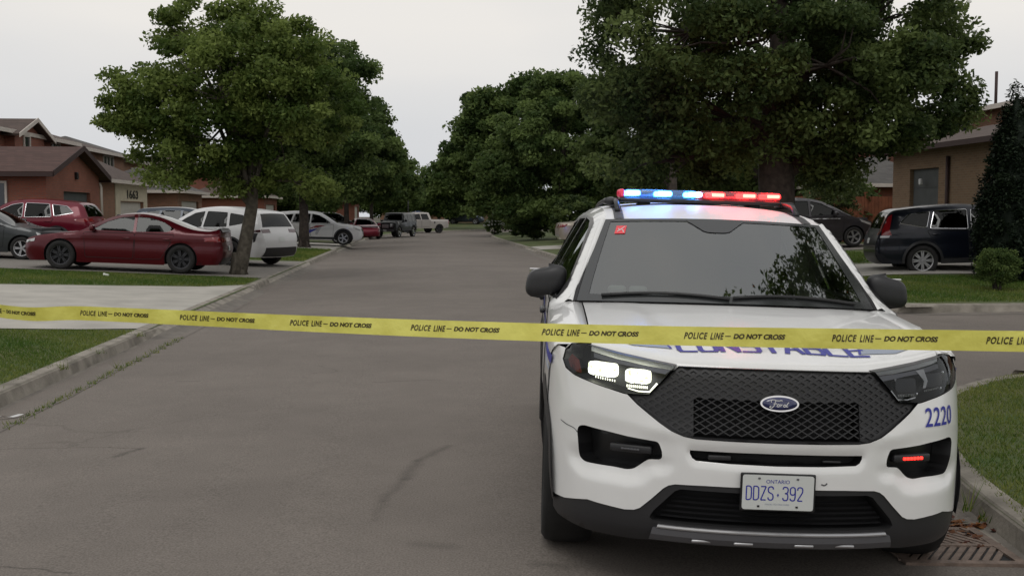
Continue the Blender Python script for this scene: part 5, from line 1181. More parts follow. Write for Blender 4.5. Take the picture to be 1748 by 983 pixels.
def garage(root, xf, y0, y1, depth, sgn, zg, ze, brick, roofm, roofh, kind, door, doorm, over=.35, trim='dark_trim', upper=None):
    """front plane at xf facing sgn*X"""
    xb = xf - sgn * depth; a, c = min(xf, xb), max(xf, xb); b = MB(); dy0, dy1, dh = door; th_ = .3
    wallbox(b, a, c - 0, y0, y0 + .25, zg - .6, ze); wallbox(b, a, c, y1 - .25, y1, zg - .6, ze)
    fx0, fx1 = (xf - .25, xf) if sgn > 0 else (xf, xf + .25)
    wallbox(b, fx0, fx1, y0 + .25, dy0, zg - .6, ze); wallbox(b, fx0, fx1, dy1, y1 - .25, zg - .6, ze); wallbox(b, fx0, fx1, dy0, dy1, zg + dh, ze)
    if kind == 'gable':
        ym = (y0 + y1) / 2; n = len(b.v); b.add([(fx0, y0, ze), (fx0, y1, ze), (fx0, ym, ze + roofh * (y1 - y0) / (y1 - y0 + 2 * over)), (fx1, y0, ze), (fx1, y1, ze), (fx1, ym, ze + roofh * (y1 - y0) / (y1 - y0 + 2 * over))], [(0, 1, 2), (3, 5, 4), (0, 2, 5, 3), (1, 4, 5, 2), (0, 3, 4, 1)])
    b.build('garage_wall', brick, root)
    b = MB(); xd = xf - sgn * .14; wallbox(b, min(xd, xd - sgn * .06), max(xd, xd - sgn * .06), dy0, dy1, zg - .1, zg + dh)
    for k in range(4): wallbox(b, min(xd, xd + sgn * .015), max(xd, xd + sgn * .015), dy0 + .03, dy1 - .03, zg + .03 + k * dh / 4, zg + (k + 1) * dh / 4 - .03)
    b.build('garage_door', doorm, root)
    b = MB(); ra, rc = a - (over if sgn < 0 else 0), c + (over if sgn > 0 else 0); zr = ze - .12
    if kind == 'gable': gable_roof(b, ra, rc, y0 - over, y1 + over, zr, roofh + .1)
    else: hip(b, ra, rc + (0), y0 - over, y1 + over, ze, roofh)
    rf = b.build('garage_roof', roofm, root)
    b = MB()
    if kind == 'gable':
        xx = rc if sgn > 0 else ra; ym = (y0 + y1) / 2
        for ya in (y0 - over, y1 + over):
            v = [(xx, ya, zr - .06), (xx, ym, zr + roofh + .04), (xx, ym, zr + roofh + .24), (xx, ya, zr + .14)]; v2 = [(xx + sgn * .03, q, z) for _, q, z in v]; b.add(v + v2, [(0, 1, 2, 3), (7, 6, 5, 4), (0, 4, 5, 1), (3, 2, 6, 7), (0, 3, 7, 4), (1, 5, 6, 2)])
        for ya in (y0 - over - .05, y1 + over + .05): b.box(((ra + rc) / 2, ya, zr), (rc - ra, .1, .14))
    else:
        for c_, d_ in ((((ra + rc) / 2, y0 - over - .04, ze - .04), (rc - ra + .16, .08, .16)), (((ra + rc) / 2, y1 + over + .04, ze - .04), (rc - ra + .16, .08, .16)), (((rc + .04) if sgn > 0 else ra - .04, (y0 + y1) / 2, ze - .04), (.08, y1 - y0 + 2 * over - .0, .16))): b.box(c_, d_)
    b.build('eaves_trim', M[trim], rf)
def mainbody(root, x0, x1, y0, y1, zg, ze, brick, roofm, roofh, over=.4):
    b = MB(); wallbox(b, x0, x1, y0, y1, zg - .6, ze); b.build('house_wall', brick, root)
    b = MB(); hip(b, x0 - over, x1 + over, y0 - over, y1 + over, ze, roofh); rf = b.build('roof', roofm, root)
    b = MB()
    for c_, d_ in ((((x0 + x1) / 2, y0 - over - .04, ze - .03), (x1 - x0 + 2 * over + .16, .08, .17)), (((x0 + x1) / 2, y1 + over + .04, ze - .03), (x1 - x0 + 2 * over + .16, .08, .17)), ((x0 - over - .04, (y0 + y1) / 2, ze - .03), (.08, y1 - y0 + 2 * over, .17)), ((x1 + over + .04, (y0 + y1) / 2, ze - .03), (.08, y1 - y0 + 2 * over, .17))): b.box(c_, d_)
    b.build('gutter', M['trim'], rf); return rf
def pipe(root, name, pts, r, m): b = MB(); b.tube(pts, r, 8); return b.build(name, m, root, True)

# house with the dark red brick garage
h1 = empty('brick_house', (-17, 42, .5)); tag(h1, 'red brick two-storey house with gabled brick garage and dark brown roof at far left', 'house'); 
def H(root): return root
class Off:   # children are modelled in world metres; keep the parent at its base
    pass
def world_child(root):
    for c in root.children: c.matrix_parent_inverse = Matrix.Translation(root.location).inverted()
ZG = .52
garage(h1, -12.3, 36.4, 42.2, 6.5, 1, ZG, 3.10, M['brick_red'], M['shingle_red'], .90, 'gable', (38.1, 41.1, 1.95), M['garage_grey'])
r1 = mainbody(h1, -27, -17.3, 37.5, 54.6, ZG, 5.15, M['brick_red'], M['shingle'], 1.45)
b = MB(); wallbox(b, -17.3, -16.9, 46.4, 49.9, 3, 4.98); b.add([(-17.3, 46.4, 4.98), (-17.3, 49.9, 4.98), (-17.3, 48.15, 5.62), (-16.9, 46.4, 4.98), (-16.9, 49.9, 4.98), (-16.9, 48.15, 5.62)], [(0, 1, 2), (3, 5, 4), (0, 2, 5, 3), (1, 4, 5, 2)]); b.build('gable_wall', M['brick_red'], h1)
b = MB(); gable_roof(b, -20.5, -16.55, 45.95, 50.35, 4.93, .80, .09); g1 = b.build('gable_roof', M['shingle'], h1)
b = MB()
for ya in (45.95, 50.35):
    v = [(-16.55, ya, 4.87), (-16.55, 48.15, 5.67), (-16.55, 48.15, 5.85), (-16.55, ya, 5.05)]; v2 = [(x + .04, y, z) for x, y, z in v]; b.add(v + v2, [(0, 1, 2, 3), (7, 6, 5, 4), (0, 4, 5, 1), (3, 2, 6, 7), (0, 3, 7, 4), (1, 5, 6, 2)])
b.build('barge_board', M['trim'], g1)
window(h1, -17.28, 44.7, 4.55, 1.2, .85, 'x', 1); window(h1, -16.88, 47.7, 4.72, .62, .55, 'x', 1, 1); window(h1, -17.28, 52.6, 4.6, 1.1, .8, 'x', 1)
window(h1, -13.75, 36.38, 1.95, .28, 1.5, 'y', -1, 1); window(h1, -15.4, 36.38, 1.95, .28, 1.5, 'y', -1, 1)
b = MB(); b.rbox((-12.25, 39.4, 3.05), (.12, .16, .26), .03, 2); b.build('wall_lamp', M['satin_black'], h1)
pipe(h1, 'roof_vent', [(-20.5, 45.0, 6.2), (-20.5, 45.0, 6.75)], .07, M['dark_trim'])
# second house: white garage front with the number
h2 = empty('brick_house', (-18, 55, .5)); tag(h2, 'brown brick house with cream garage front, house number and a satellite dish', 'house')
garage(h2, -14.0, 48.0, 56.2, 5.5, 1, ZG, 3.20, M['brick_brown'], M['shingle'], 1.5, 'hip', (51.2, 55.4, 1.75), M['garage_white'], trim='trim')
b = MB(); wallbox(b, -14.0, -13.96, 50.4, 51.19, ZG, 3.1); wallbox(b, -14.0, -13.96, 55.41, 56.1, ZG, 3.1); wallbox(b, -14.0, -13.96, 51.19, 55.41, ZG + 1.78, 3.1); b.build('stucco_panel', M['stucco'], h2)
v, f = text2d('1663', 2.0, .42, bold=.03); mesh('house_number', [(-13.945, 52.3 + a, 2.42 + c) for a, c in v], f, M['satin_black'], h2)
mainbody(h2, -28, -18, 55.5, 67, ZG, 5.15, M['brick_brown'], M['shingle'], 1.7)
window(h2, -17.98, 57.6, 4.5, 1.0, .9, 'x', 1); window(h2, -17.98, 63.6, 4.5, 1.9, .95, 'x', 1, 3)
pipe(h2, 'downspout', [(-13.9, 47.8, 3.1), (-13.85, 47.85, 2.85), (-13.85, 47.9, ZG)], .05, M['trim'])
dsh = MB(); dsh.grid(lambda u, v: (lambda a, r: (-15.9 + .28 * r * r * .4, 51.5 + .33 * r * math.cos(a), 4.45 + .36 * r * math.sin(a)))(2 * math.pi * u, v), 20, 4); dd = dsh.build('satellite_dish', M['silver'], h2, True); 
b = MB(); b.tube([(-15.95, 51.5, 4.4), (-16.0, 51.5, 3.6)], .03); b.tube([(-15.9, 51.5, 4.2), (-15.5, 51.45, 4.35)], .015); b.build('dish_arm', M['silver'], dd)
# third, fourth, far houses on the left
def simple_house(label, sgn, xf, y0, y1, brick, roofm, zg, ze1, setback, yb0, yb1, ze2, doorm, kind='hip', dh=1.9):
    h = empty('brick_house', (xf - sgn * 5, (y0 + y1) / 2, zg)); tag(h, label, 'house')
    garage(h, xf, y0, y1, setback + 1, sgn, zg, ze1, brick, roofm, 1.4, kind, (y0 + 1, y1 - 1, dh), doorm, trim='trim')
    xa, xb = sorted((xf - sgn * setback, xf - sgn * (setback + 10))); mainbody(h, xa, xb, yb0, yb1, zg, ze2, brick, roofm, 1.8)
    for yy in (yb0 + (yb1 - yb0) * .22, yb0 + (yb1 - yb0) * .78): window(h, xf - sgn * (setback - .02), yy, ze2 - .9, 1.2, .9, 'x', sgn)
    return h
simple_house('brown brick house half hidden behind the crown of the leaning tree', 1, -13.2, 59.5, 66, M['brick_brown'], M['shingle_grey'], ZG, 2.95, 5, 67.5, 78, 5.0, M['garage_white'])
simple_house('red brick house in deep shade behind the left row of trees', 1, -11.5, 80, 87, M['brick_red'], M['shingle'], ZG, 3.0, 5, 88, 98, 5.1, M['garage_white'])
simple_house('brown brick house with pale garage door left of the silver pickup', 1, -6.2, 101, 109, M['brick_red'], M['shingle'], ZG, 3.0, 5, 108, 118, 5.1, M['garage_white'])
# houses facing down the street at the bend (fronts towards the camera)
def front_house(label, x0, x1, yf, brick, roofm, zg, ze, wins, doorx):
    h = empty('brick_house', ((x0 + x1) / 2, yf, zg)); tag(h, label, 'house')
    mainbody(h, x0, x1, yf, yf + 9, zg, ze, brick, roofm, 1.8)
    for xx, zz, ww, hh in wins: window(h, xx, yf - .02, zz, ww, hh, 'y', -1)
    b = MB(); b.box((doorx, yf - .03, zg + .85), (1.0, .08, 2.0)); b.build('front_door', M['dark_trim'], h); return h
front_house('brown brick house behind the silver pickup at the end of the street', -5.0, 3.0, 134, M['brick_brown'], M['shingle'], .5, 5.2, [(-3.4, 2.4, 1.3, 1.2), (-.6, 2.4, 1.5, 1.2), (1.8, 2.3, 1.0, 1.2)], .5)
front_house('tan brick house with white window right where the street bends', 4.6, 13.5, 139, M['brick_tan'], M['shingle'], .5, 5.2, [(6.1, 2.1, 1.3, 1.3), (9.3, 2.6, 1.4, 1.3), (12, 2.5, 1, 1.2)], 7.7)
# right: house behind the navy crossover
h5 = empty('brick_house', (20, 30, .55)); tag(h5, 'tan brick house with brown hipped roof and dark recessed doorway behind the conical cedar', 'house')
garage(h5, 16.55, 24.0, 36.2, 4.8, -1, .58, 3.85, M['brick_tan'], M['shingle'], .75, 'hip', (32.9, 34.9, 2.6), M['garage_grey'], trim='dark_trim', over=.5)
mainbody(h5, 20.6, 31, 22, 41, .58, 5.5, M['brick_brown'], M['shingle'], 1.0)
window(h5, 20.58, 39.2, 4.9, 1.4, .9, 'x', -1, 2); window(h5, 20.58, 32, 4.72, 1.6, .9, 'x', -1, 2)
pipe(h5, 'downspout', [(16.48, 32.2, 3.5), (16.48, 32.2, .6)], .06, M['dark_trim']); pipe(h5, 'chimney_pipe', [(20.9, 37.4, 5.2), (20.9, 37.4, 6.85)], .055, M['dark_trim']); 
b = MB(); b.rbox((16.49, 34.0, 2.75), (.1, .14, .2), .03, 2); b.build('door_lamp', M['paper'], h5)
simple_house('red brick house glimpsed between the big tree trunk and the grey minivan', -1, 18.5, 46, 53, M['brick_red'], M['shingle_grey'], .55, 3.0, 5, 50, 62, 5.4, M['garage_white'])
# wooden fence on the right
fe = empty('wooden_fence', (16.5, 41.5, .5)); tag(fe, 'low reddish wooden board fence behind the grey minivan', 'fence')
b = MB(); x = 13.6
while x < 20.4: b.box((x, 42.0, 1.45), (.135, .025, 1.9)); x += .145
b.build('board_panel', M['wood_fence'], fe)
b = MB(); b.box((17, 42.05, 2.2), (6.9, .05, .09)); b.box((17, 42.05, .9), (6.9, .05, .09)); b.build('rail', M['wood_fence'], fe)
for x in (13.5, 15.8, 18.1, 20.4): b = MB(); b.box((x, 42.08, 1.5), (.12, .12, 2.15)); b.build('fence_post', M['wood_fence'], fe)
for root in [o for o in COL.objects if o.parent is None and o.type == 'EMPTY' and o.name.split('.')[0] in ('brick_house', 'wooden_fence')]:
    bpy.context.view_layer.update(); world_child(root)

# lamp post near the bend
lp = empty('street_lamp', (-1.15, 101.5, .1)); tag(lp, 'slim lamp post with a small white head standing beyond the silver pickup', 'street lamp')
b = MB(); b.tube([(0, 0, 0), (0, 0, 3.0), (0, 0, 3.6)], [.06, .045, .04]); b.build('pole', M['skid'], lp, True)
b = MB(); b.tube([(0, 0, 3.55), (-.25, 0, 3.68), (-.42, 0, 3.66)], .03); b.build('arm', M['skid'], lp, True)
b = MB(); b.rbox((-.52, 0, 3.62), (.36, .24, .2), .06, 3); b.build('lamp_head', mat('lamp_glass', (.8, .8, .78), .3, emit=(1, 1, .95), es=.6), lp, True)

# ------------------------------------------------------------------ trees
def leaf_mesh(name, C, Ra, n, size, m, parent, seed, flat=.65, wid=.55, up=.5, droop=0):
    """C (k,3) clump centres, Ra (k,) clump radii, n leaves per clump"""
    rg = np.random.default_rng(seed); k = len(C); N = k * n; ci = np.repeat(np.arange(k), n)
    d = rg.normal(size=(N, 3)); d /= np.linalg.norm(d, axis=1)[:, None]; rr = rg.random(N) ** .55
    P = C[ci] + d * (rr * Ra[ci])[:, None] * np.array([1, 1, flat]); P[:, 2] -= droop * (rr ** 2) * Ra[ci]
    nr = rg.normal(size=(N, 3)) * .75 + d * .35 + np.array([0, 0, up]); nr /= np.linalg.norm(nr, axis=1)[:, None]
    t = np.cross(nr, rg.normal(size=(N, 3))); t /= np.linalg.norm(t, axis=1)[:, None]; bt = np.cross(nr, t)
    sz = size * (.65 + .7 * rg.random(N)); a = t * sz[:, None] * .5; c = bt * (sz * wid)[:, None] * .5
    V = np.empty((N, 4, 3)); V[:, 0] = P - a; V[:, 1] = P + c - a * .1; V[:, 2] = P + a; V[:, 3] = P - c - a * .1
    me = bpy.data.meshes.new(name); me.vertices.add(N * 4); me.vertices.foreach_set('co', V.reshape(-1)); me.loops.add(N * 4); me.loops.foreach_set('vertex_index', np.arange(N * 4, dtype=np.int32))
    me.polygons.add(N); me.polygons.foreach_set('loop_start', np.arange(0, N * 4, 4, dtype=np.int32)); me.polygons.foreach_set('loop_total', np.full(N, 4, dtype=np.int32))
    tint = np.clip(rg.normal(.42, .25, k)[ci] + rg.normal(0, .15, N), 0, 1)
    at = me.attributes.new('tint', 'FLOAT', 'FACE'); at.data.foreach_set('value', tint.astype(np.float32))
    me.materials.append(m); me.update(calc_edges=True); me.validate(); return link(bpy.data.objects.new(name, me), parent)
def tree(name, label, base, trunk, blobs, clump_r, nleaf, size, leafm, barkm, seed, group=None, bias=.45, cat='tree', flat=.65, droop=0, limbs=True):
    """trunk: [(x,y,z,r)...] relative to base; blobs: (cx,cy,cz,rx,ry,rz,n)"""
    rg = np.random.default_rng(seed); root = empty(name, base); tag(root, label, cat, group); C = []
    b = MB(); b.tube([p[:3] for p in trunk], [p[3] for p in trunk], 10)
    t0 = trunk[0]; 
    for k in range(5):   # root flare
        a = k * 1.26 + .4; b.tube([(t0[0] + math.cos(a) * t0[3] * 1.3, t0[1] + math.sin(a) * t0[3] * 1.3, t0[2] - .12), (t0[0] + math.cos(a) * t0[3] * .72, t0[1] + math.sin(a) * t0[3] * .72, t0[2] + .16), (t0[0] + math.cos(a) * t0[3] * .5, t0[1] + math.sin(a) * t0[3] * .5, t0[2] + .6)], [t0[3] * .26, t0[3] * .34, t0[3] * .3], 6)
    tp = np.array([p[:3] for p in trunk]); tr_ = [p[3] for p in trunk]
    for (cx, cy, cz, rx, ry, rz, n) in blobs:
        d = rg.normal(size=(n, 3)); d /= np.linalg.norm(d, axis=1)[:, None]; rr = (bias + (1 - bias) * rg.random(n) ** .6); q = np.array([cx, cy, cz]) + d * rr[:, None] * np.array([rx, ry, rz]); C.append(q)
        if limbs:
            j = min(len(tp) - 1, max(1, int(len(tp) * .45 + rg.random() * len(tp) * .5))); st = tp[j]; en = np.array([cx, cy, cz]); mid = (st + en) / 2 + np.array([0, 0, .12 * np.linalg.norm(en - st)]) * (1 if en[2] > st[2] else -.2)
            r0 = tr_[j] * .55; b.tube([st, st * .6 + mid * .4, mid, mid * .45 + en * .55, en], [r0, r0 * .8, r0 * .6, r0 * .42, r0 * .22], 7)
            for i in rg.permutation(n)[:max(3, n // 3)]:
                e2 = q[i]; m2 = (en + e2) / 2 + rg.normal(size=3) * .12; s2 = mid * .4 + en * .6; b.tube([s2, m2, e2], [r0 * .28, r0 * .16, r0 * .06], 5, False)
    b.build('trunk', barkm, root, True)
    C = np.concatenate(C); Ra = clump_r * (.7 + .6 * rg.random(len(C)))
    leaf_mesh('crown', C, Ra, nleaf, size, leafm, root, seed + 5, flat=flat, droop=droop); return root
# leaning tree, front left
tree('street_tree', 'nearest left tree with leaning bare trunk beside the white crossover and open airy crown', (-4.78, 28.4, .08),
     [(0, 0, 0, .21), (.12, .02, .5, .185), (.24, .03, 1.1, .17), (.38, .0, 1.8, .155), (.42, -.05, 2.6, .14), (.40, .0, 3.5, .11), (.35, .05, 4.6, .08), (.3, 0, 5.6, .05)],
     [(-1.2, .1, 5.0, 1.5, 1.5, 1.3, 26), (1.0, -.2, 5.2, 1.6, 1.5, 1.4, 28), (-.15, .2, 6.3, 1.0, 1.1, .85, 16), (1.35, .3, 6.0, .9, 1.0, .9, 14), (-1.35, .1, 6.35, .65, .8, .75, 9), (.55, .0, 6.9, .5, .6, .7, 6),
      (-2.85, .0, 4.5, .6, .8, .95, 12), (-2.1, .2, 3.6, 1.0, 1.1, .75, 15), (-.6, -.4, 3.5, 1.5, 1.4, .9, 26), (1.3, .2, 3.4, 1.5, 1.4, 1.0, 28), (2.2, .2, 4.5, 1.0, 1.2, 1.2, 18), (-1.6, -.3, 2.55, .7, .8, .45, 7), (0.1, -.2, 2.6, 1.0, 1.0, .4, 10), (-.2, -1.3, 4.9, 1.7, .6, 1.3, 30), (-1.7, -.5, 4.2, .9, .9, .9, 16), (1.3, -1.2, 4.6, 1.3, .6, 1.2, 22), (1.7, 0, 2.45, .9, 1, .45, 9)],
       .44, 300, .118, M['leaf_a'], M['bark'], 11, group='street trees on the left side')
tree('street_tree', 'second left tree with dark upright trunk between the two white crossovers', (-5.45, 50.5, .1),
     [(0, 0, 0, .27), (.02, 0, 1.2, .22), (.0, 0, 2.6, .19), (0, 0, 4.5, .15), (0, 0, 7, .09)],
     [(0, 0, 6.3, 3.4, 3.0, 3.0, 95), (1.2, 0, 8.0, 2.2, 2, 1.8, 34), (2.3, 0, 4.6, 2.1, 2, 1.6, 30), (-1.6, 0, 4.0, 2.4, 2, 1.4, 30), (1.0, -.3, 2.9, 2.0, 1.6, .6, 16)],
     .62, 300, .19, M['leaf_b'], M['bark_dark'], 12, group='street trees on the left side')
tree('street_tree', 'slim third left tree whose thin trunk rises behind the decorated crossover', (-4.25, 61.5, .1),
     [(0, 0, 0, .12), (.0, 0, 1.5, .10), (.03, 0, 3, .08), (0, 0, 6, .05)], [(0.3, 0, 6.0, 2.6, 2.4, 2.9, 80), (1.6, 0, 4.4, 1.9, 1.8, 1.4, 30), (-.8, 0, 3.0, 2.0, 1.8, .9, 22)], .62, 230, .22, M['leaf_b'], M['bark_dark'], 13, group='street trees on the left side')
tree('street_tree', 'fourth left tree standing before the black off-roader with a rounded green crown', (-5.2, 76, .1),
     [(0, 0, 0, .2), (0, 0, 2, .16), (0, 0, 6, .08)], [(0.6, 0, 5.4, 3.3, 3, 3.0, 90), (2.6, 0, 4.2, 1.8, 1.6, 1.4, 26), (-1, 0, 3.0, 2.2, 2, .9, 22)], .75, 170, .30, M['leaf_b'], M['bark_dark'], 14, group='street trees on the left side')
tree('street_tree', 'farthest left tree closing the row where the street begins to bend', (-4.4, 97, .1),
     [(0, 0, 0, .2), (0, 0, 2, .16), (0, 0, 6, .08)], [(0.8, 0, 5.2, 3.4, 3, 2.6, 85), (3.0, 0, 4.0, 1.7, 1.6, 1.1, 24)], .8, 150, .34, M['leaf_b'], M['bark_dark'], 15, group='street trees on the left side')
# right side row
tree('street_tree', 'rounded green tree with the highest top of the far right row', (8.6, 64, .2),
     [(0, 0, 0, .3), (0, 0, 2, .25), (0, 0, 5, .18), (0, 0, 8, .08)], [(0, 0, 5.7, 4.4, 4, 3.5, 130), (.0, 0, 8.3, 2.6, 2.5, 1.6, 40), (-3.0, 0, 4.2, 2.2, 2.2, 2.0, 40), (2.5, 0, 4.2, 3, 3, 2.2, 50), (-.5, -1, 1.8, 3.6, 2.0, 1.0, 40)], .72, 260, .25, M['leaf_b'], M['bark_dark'], 21, group='street trees on the right side')
tree('street_tree', 'broad tree on the right of the road just beyond the tallest one', (7.6, 84, .2),
     [(0, 0, 0, .3), (0, 0, 2, .25), (0, 0, 5, .18), (0, 0, 9, .08)], [(-.3, 0, 7.2, 4.4, 4, 4.4, 140), (-3.6, 0, 6.0, 2.4, 2.2, 2.8, 50), (-2.2, 0, 9.6, 2.2, 2, 1.7, 30), (.8, 0, 10.8, 2.4, 2, 1.8, 34), (-1.0, -1, 2.4, 3.6, 2.0, 1.2, 40)], .92, 190, .34, M['leaf_b'], M['bark_dark'], 22, group='street trees on the right side')
tree('street_tree', 'farthest right tree leaning its low crown over the bend of the street', (8.8, 112, .2),
     [(0, 0, 0, .3), (0, 0, 2, .25), (0, 0, 5, .18)], [(-1.5, 0, 6.2, 4.6, 4, 3.8, 110), (-5.6, 0, 4.6, 3.0, 2.2, 2.6, 60), (-4.0, 0, 7.4, 2.6, 2, 2.0, 36), (-2, 0, 2.6, 3.4, 2, 1, 20)], 1.1, 140, .42, M['leaf_b'], M['bark_dark'], 23, group='street trees on the right side')
tree('street_tree', 'dense dark tree filling the gap between the far right row and the big tree', (10.8, 45, .3),
     [(0, 0, 0, .25), (0, 0, 2, .2), (0, 0, 5, .12)], [(-.4, 3, 4.6, 3.2, 3, 2.6, 90), (-1.6, 3, 6.4, 1.8, 2, 1.2, 20)], .7, 170, .24, M['leaf_c'], M['bark_dark'], 24, group='street trees on the right side')
# big tree behind the police car
tree('maple_tree', 'huge dark spreading tree whose trunk stands behind the red end of the lightbar', (8.25, 24.2, .3),
     [(0, 0, 0, .50), (0, 0, .6, .42), (.05, 0, 1.4, .40), (.0, 0, 2.2, .42), (-.1, 0, 3.2, .32), (0, 0, 4.6, .24), (.1, 0, 6.2, .15)],
     [(-2.6, .0, 5.4, 1.8, 2.2, 2.0, 50), (0, .4, 6.0, 2.4, 2.6, 2.4, 70), (2.5, .2, 5.8, 2.0, 2.3, 1.9, 54), (-1.2, .2, 3.6, 2.2, 2.2, 1.1, 44), (1.5, -.2, 3.6, 1.9, 2.2, 1.1, 46), (-3.5, .1, 4.2, .9, 1.3, .9, 14), (3.8, 0, 5.2, .9, 1.2, .9, 16), (2.6, .0, 3.3, 1.0, 1.3, .55, 12),
      (-2.4, .5, 2.6, 1.7, 1.5, .6, 22), (-2, 0, 7.8, 2, 2, 1.4, 30), (1.8, 0, 8.0, 2.2, 2, 1.5, 30), (0, 0, 9.0, 2, 2, 1.2, 20), (1.35, .3, 2.4, .7, .8, .6, 9), (.6, -2.1, 4.6, 2.4, .8, 1.4, 30), (-1.6, -1.9, 5.0, 1.6, .7, 1.3, 18), (.3, -1.2, 6.6, .7, .5, 1.2, 12), (3.9, .2, 3.9, .8, 1, .6, 9)],
     .52, 340, .125, M['leaf_c'], M['bark_dark'], 31)
# near right tree: overhanging branch at the top right, reflected in the screen
tree('maple_tree', 'near tree at the right whose leafy twigs hang in at the top right corner', (8.4, 7.4, .25),
     [(0, 0, 0, .3), (0, 0, 1.5, .25), (-.3, 0, 3, .22), (-.8, .1, 4.4, .17), (-1.6, .2, 5.6, .1)],
     [(-3.4, -1.25, 5.7, 1.75, 1.35, .8, 34), (-2.9, -.35, 5.7, 1.3, 1.3, .7, 20), (-5.1, -1.3, 5.6, .7, .5, .4, 7), (-.4, 0, 6.6, 2.2, 2.2, 1.6, 34), (1.6, 0, 5.6, 2, 2, 1.5, 24), (-3.2, 1.9, 4.1, .75, .7, .42, 9), (-2.2, 1.6, 4.0, .9, .8, .5, 8)],
     .36, 150, .095, M['leaf_b'], M['bark_dark'], 33, droop=.3)
# conical cedar, ball shrub, pale shrub, low hedge shrubs
def cone_tree(name, label, base, h, r, n, nl, sz, m, seed, cat):
    rg = np.random.default_rng(seed); root = empty(name, base); tag(root, label, cat); b = MB(); b.tube([(0, 0, -.05), (0, 0, .5), (0, 0, h * .8)], [.09, .08, .02]); b.build('trunk', M['bark_dark'], root, True)
    z = h * (1 - rg.random(n) ** .62); t = z / h; R_ = r * np.interp(t, [0, .05, .2, .5, .8, 1], [.75, .92, 1, .80, .42, .05]); a = rg.random(n) * 6.283; k = .75 + .25 * rg.random(n)
    C = np.column_stack([np.cos(a) * R_ * k, np.sin(a) * R_ * k, z + .1]); leaf_mesh('crown', C, np.full(n, r * .20) * (.7 + .6 * rg.random(n)), nl, sz, m, root, seed + 1, flat=1.2, up=1.2)
    b = MB(); b.lathe_x((0, 0, 0), [(0, .001)], 4) if False else None
    core = MB(); core.grid(lambda u, v: (math.cos(6.283 * u) * r * .78 * float(np.interp(v, [0, .05, .2, .5, .8, 1], [.75, .92, 1, .80, .42, .02])), math.sin(6.283 * u) * r * .78 * float(np.interp(v, [0, .05, .2, .5, .8, 1], [.75, .92, 1, .80, .42, .02])), .1 + v * h * .96), 14, 12); core.build('inner_growth', m, root, True)
    return root
cone_tree('cedar_tree', 'tall dark conical cedar at the right edge beside the navy crossover', (13.0, 22.4, .25), 4.1, .80, 420, 80, .075, M['leaf_d'], 41, 'cedar')
def ball(name, label, base, r, n, nl, sz, m, seed, stem=.25, cat='shrub', flat=1, rz=1.0):
    root = empty(name, base); tag(root, label, cat); rg = np.random.default_rng(seed); b = MB()
    for k in range(5): a = k * 1.256; b.tube([(math.cos(a) * .05, math.sin(a) * .05, -.05), (math.cos(a) * .08, math.sin(a) * .08, stem), (math.cos(a) * r * .5, math.sin(a) * r * .5, stem + r * rz)], [.03, .022, .008], 5)
    b.build('stem', M['bark_dark'], root, True); d = rg.normal(size=(n, 3)); d /= np.linalg.norm(d, axis=1)[:, None]; rr = (.55 + .4 * rg.random(n))[:, None]
    C = d * rr * np.array([r, r, r * rz]) + np.array([0, 0, stem + r * rz * .85]); C = C[C[:, 2] > .02]; leaf_mesh('foliage', C, np.full(len(C), r * .26), nl, sz, m, root, seed + 1); return root
ball('ball_shrub', 'clipped round shrub on the lawn in front of the conical cedar', (11.55, 20.4, .18), .42, 150, 60, .045, M['leaf_b'], 51, .12)
ball('pale_shrub', 'pale green young tree between the grey minivan and the tan brick house', (15.9, 39.9, .5), 1.05, 130, 70, .11, M['leaf_e'], 52, 1.0, rz=1.1, cat='small tree')
ball('flowering_shrub', 'low shrub with white blossoms at the right kerb where the street bends', (5.9, 85.5, .1), .8, 60, 60, .14, M['leaf_b'], 53, .1)
rg = np.random.default_rng(5); b = MB()
for k in range(70):
    d = rg.normal(size=3); d /= np.linalg.norm(d); d[2] = abs(d[2]) * .9; b.rbox((d[0] * .85, d[1] * .85 - .1, .65 + d[2] * .6), (.13, .10, .08), .03, 1)
fs = [o for o in COL.objects if o.name.startswith('flowering_shrub')][0]; b.build('blossom', M['petal'], fs)
for k, (x, y, r_, lab) in enumerate(((6.9, 72, 1.2, 'dark leafy shrub at the right kerb below the tallest right tree'), (8.2, 57, 1.3, 'shadowed shrub on the verge left of the beige sedan'), (7.4, 93, 1.6, 'broad shrub on the inside of the bend beyond the white blossoms'), (13.6, 58, 2.0, 'big dark shrub filling the space behind the beige sedan'), (17.4, 43.6, 1.8, 'tall dark shrub rising behind the wooden fence'), (6.9, 64.5, 1.2, 'dark shrub nearest the road among the right row'))):
    ball('leafy_shrub', lab, (x, y, .25), r_, 90, 70, .2, M['leaf_c'], 60 + k, .1)
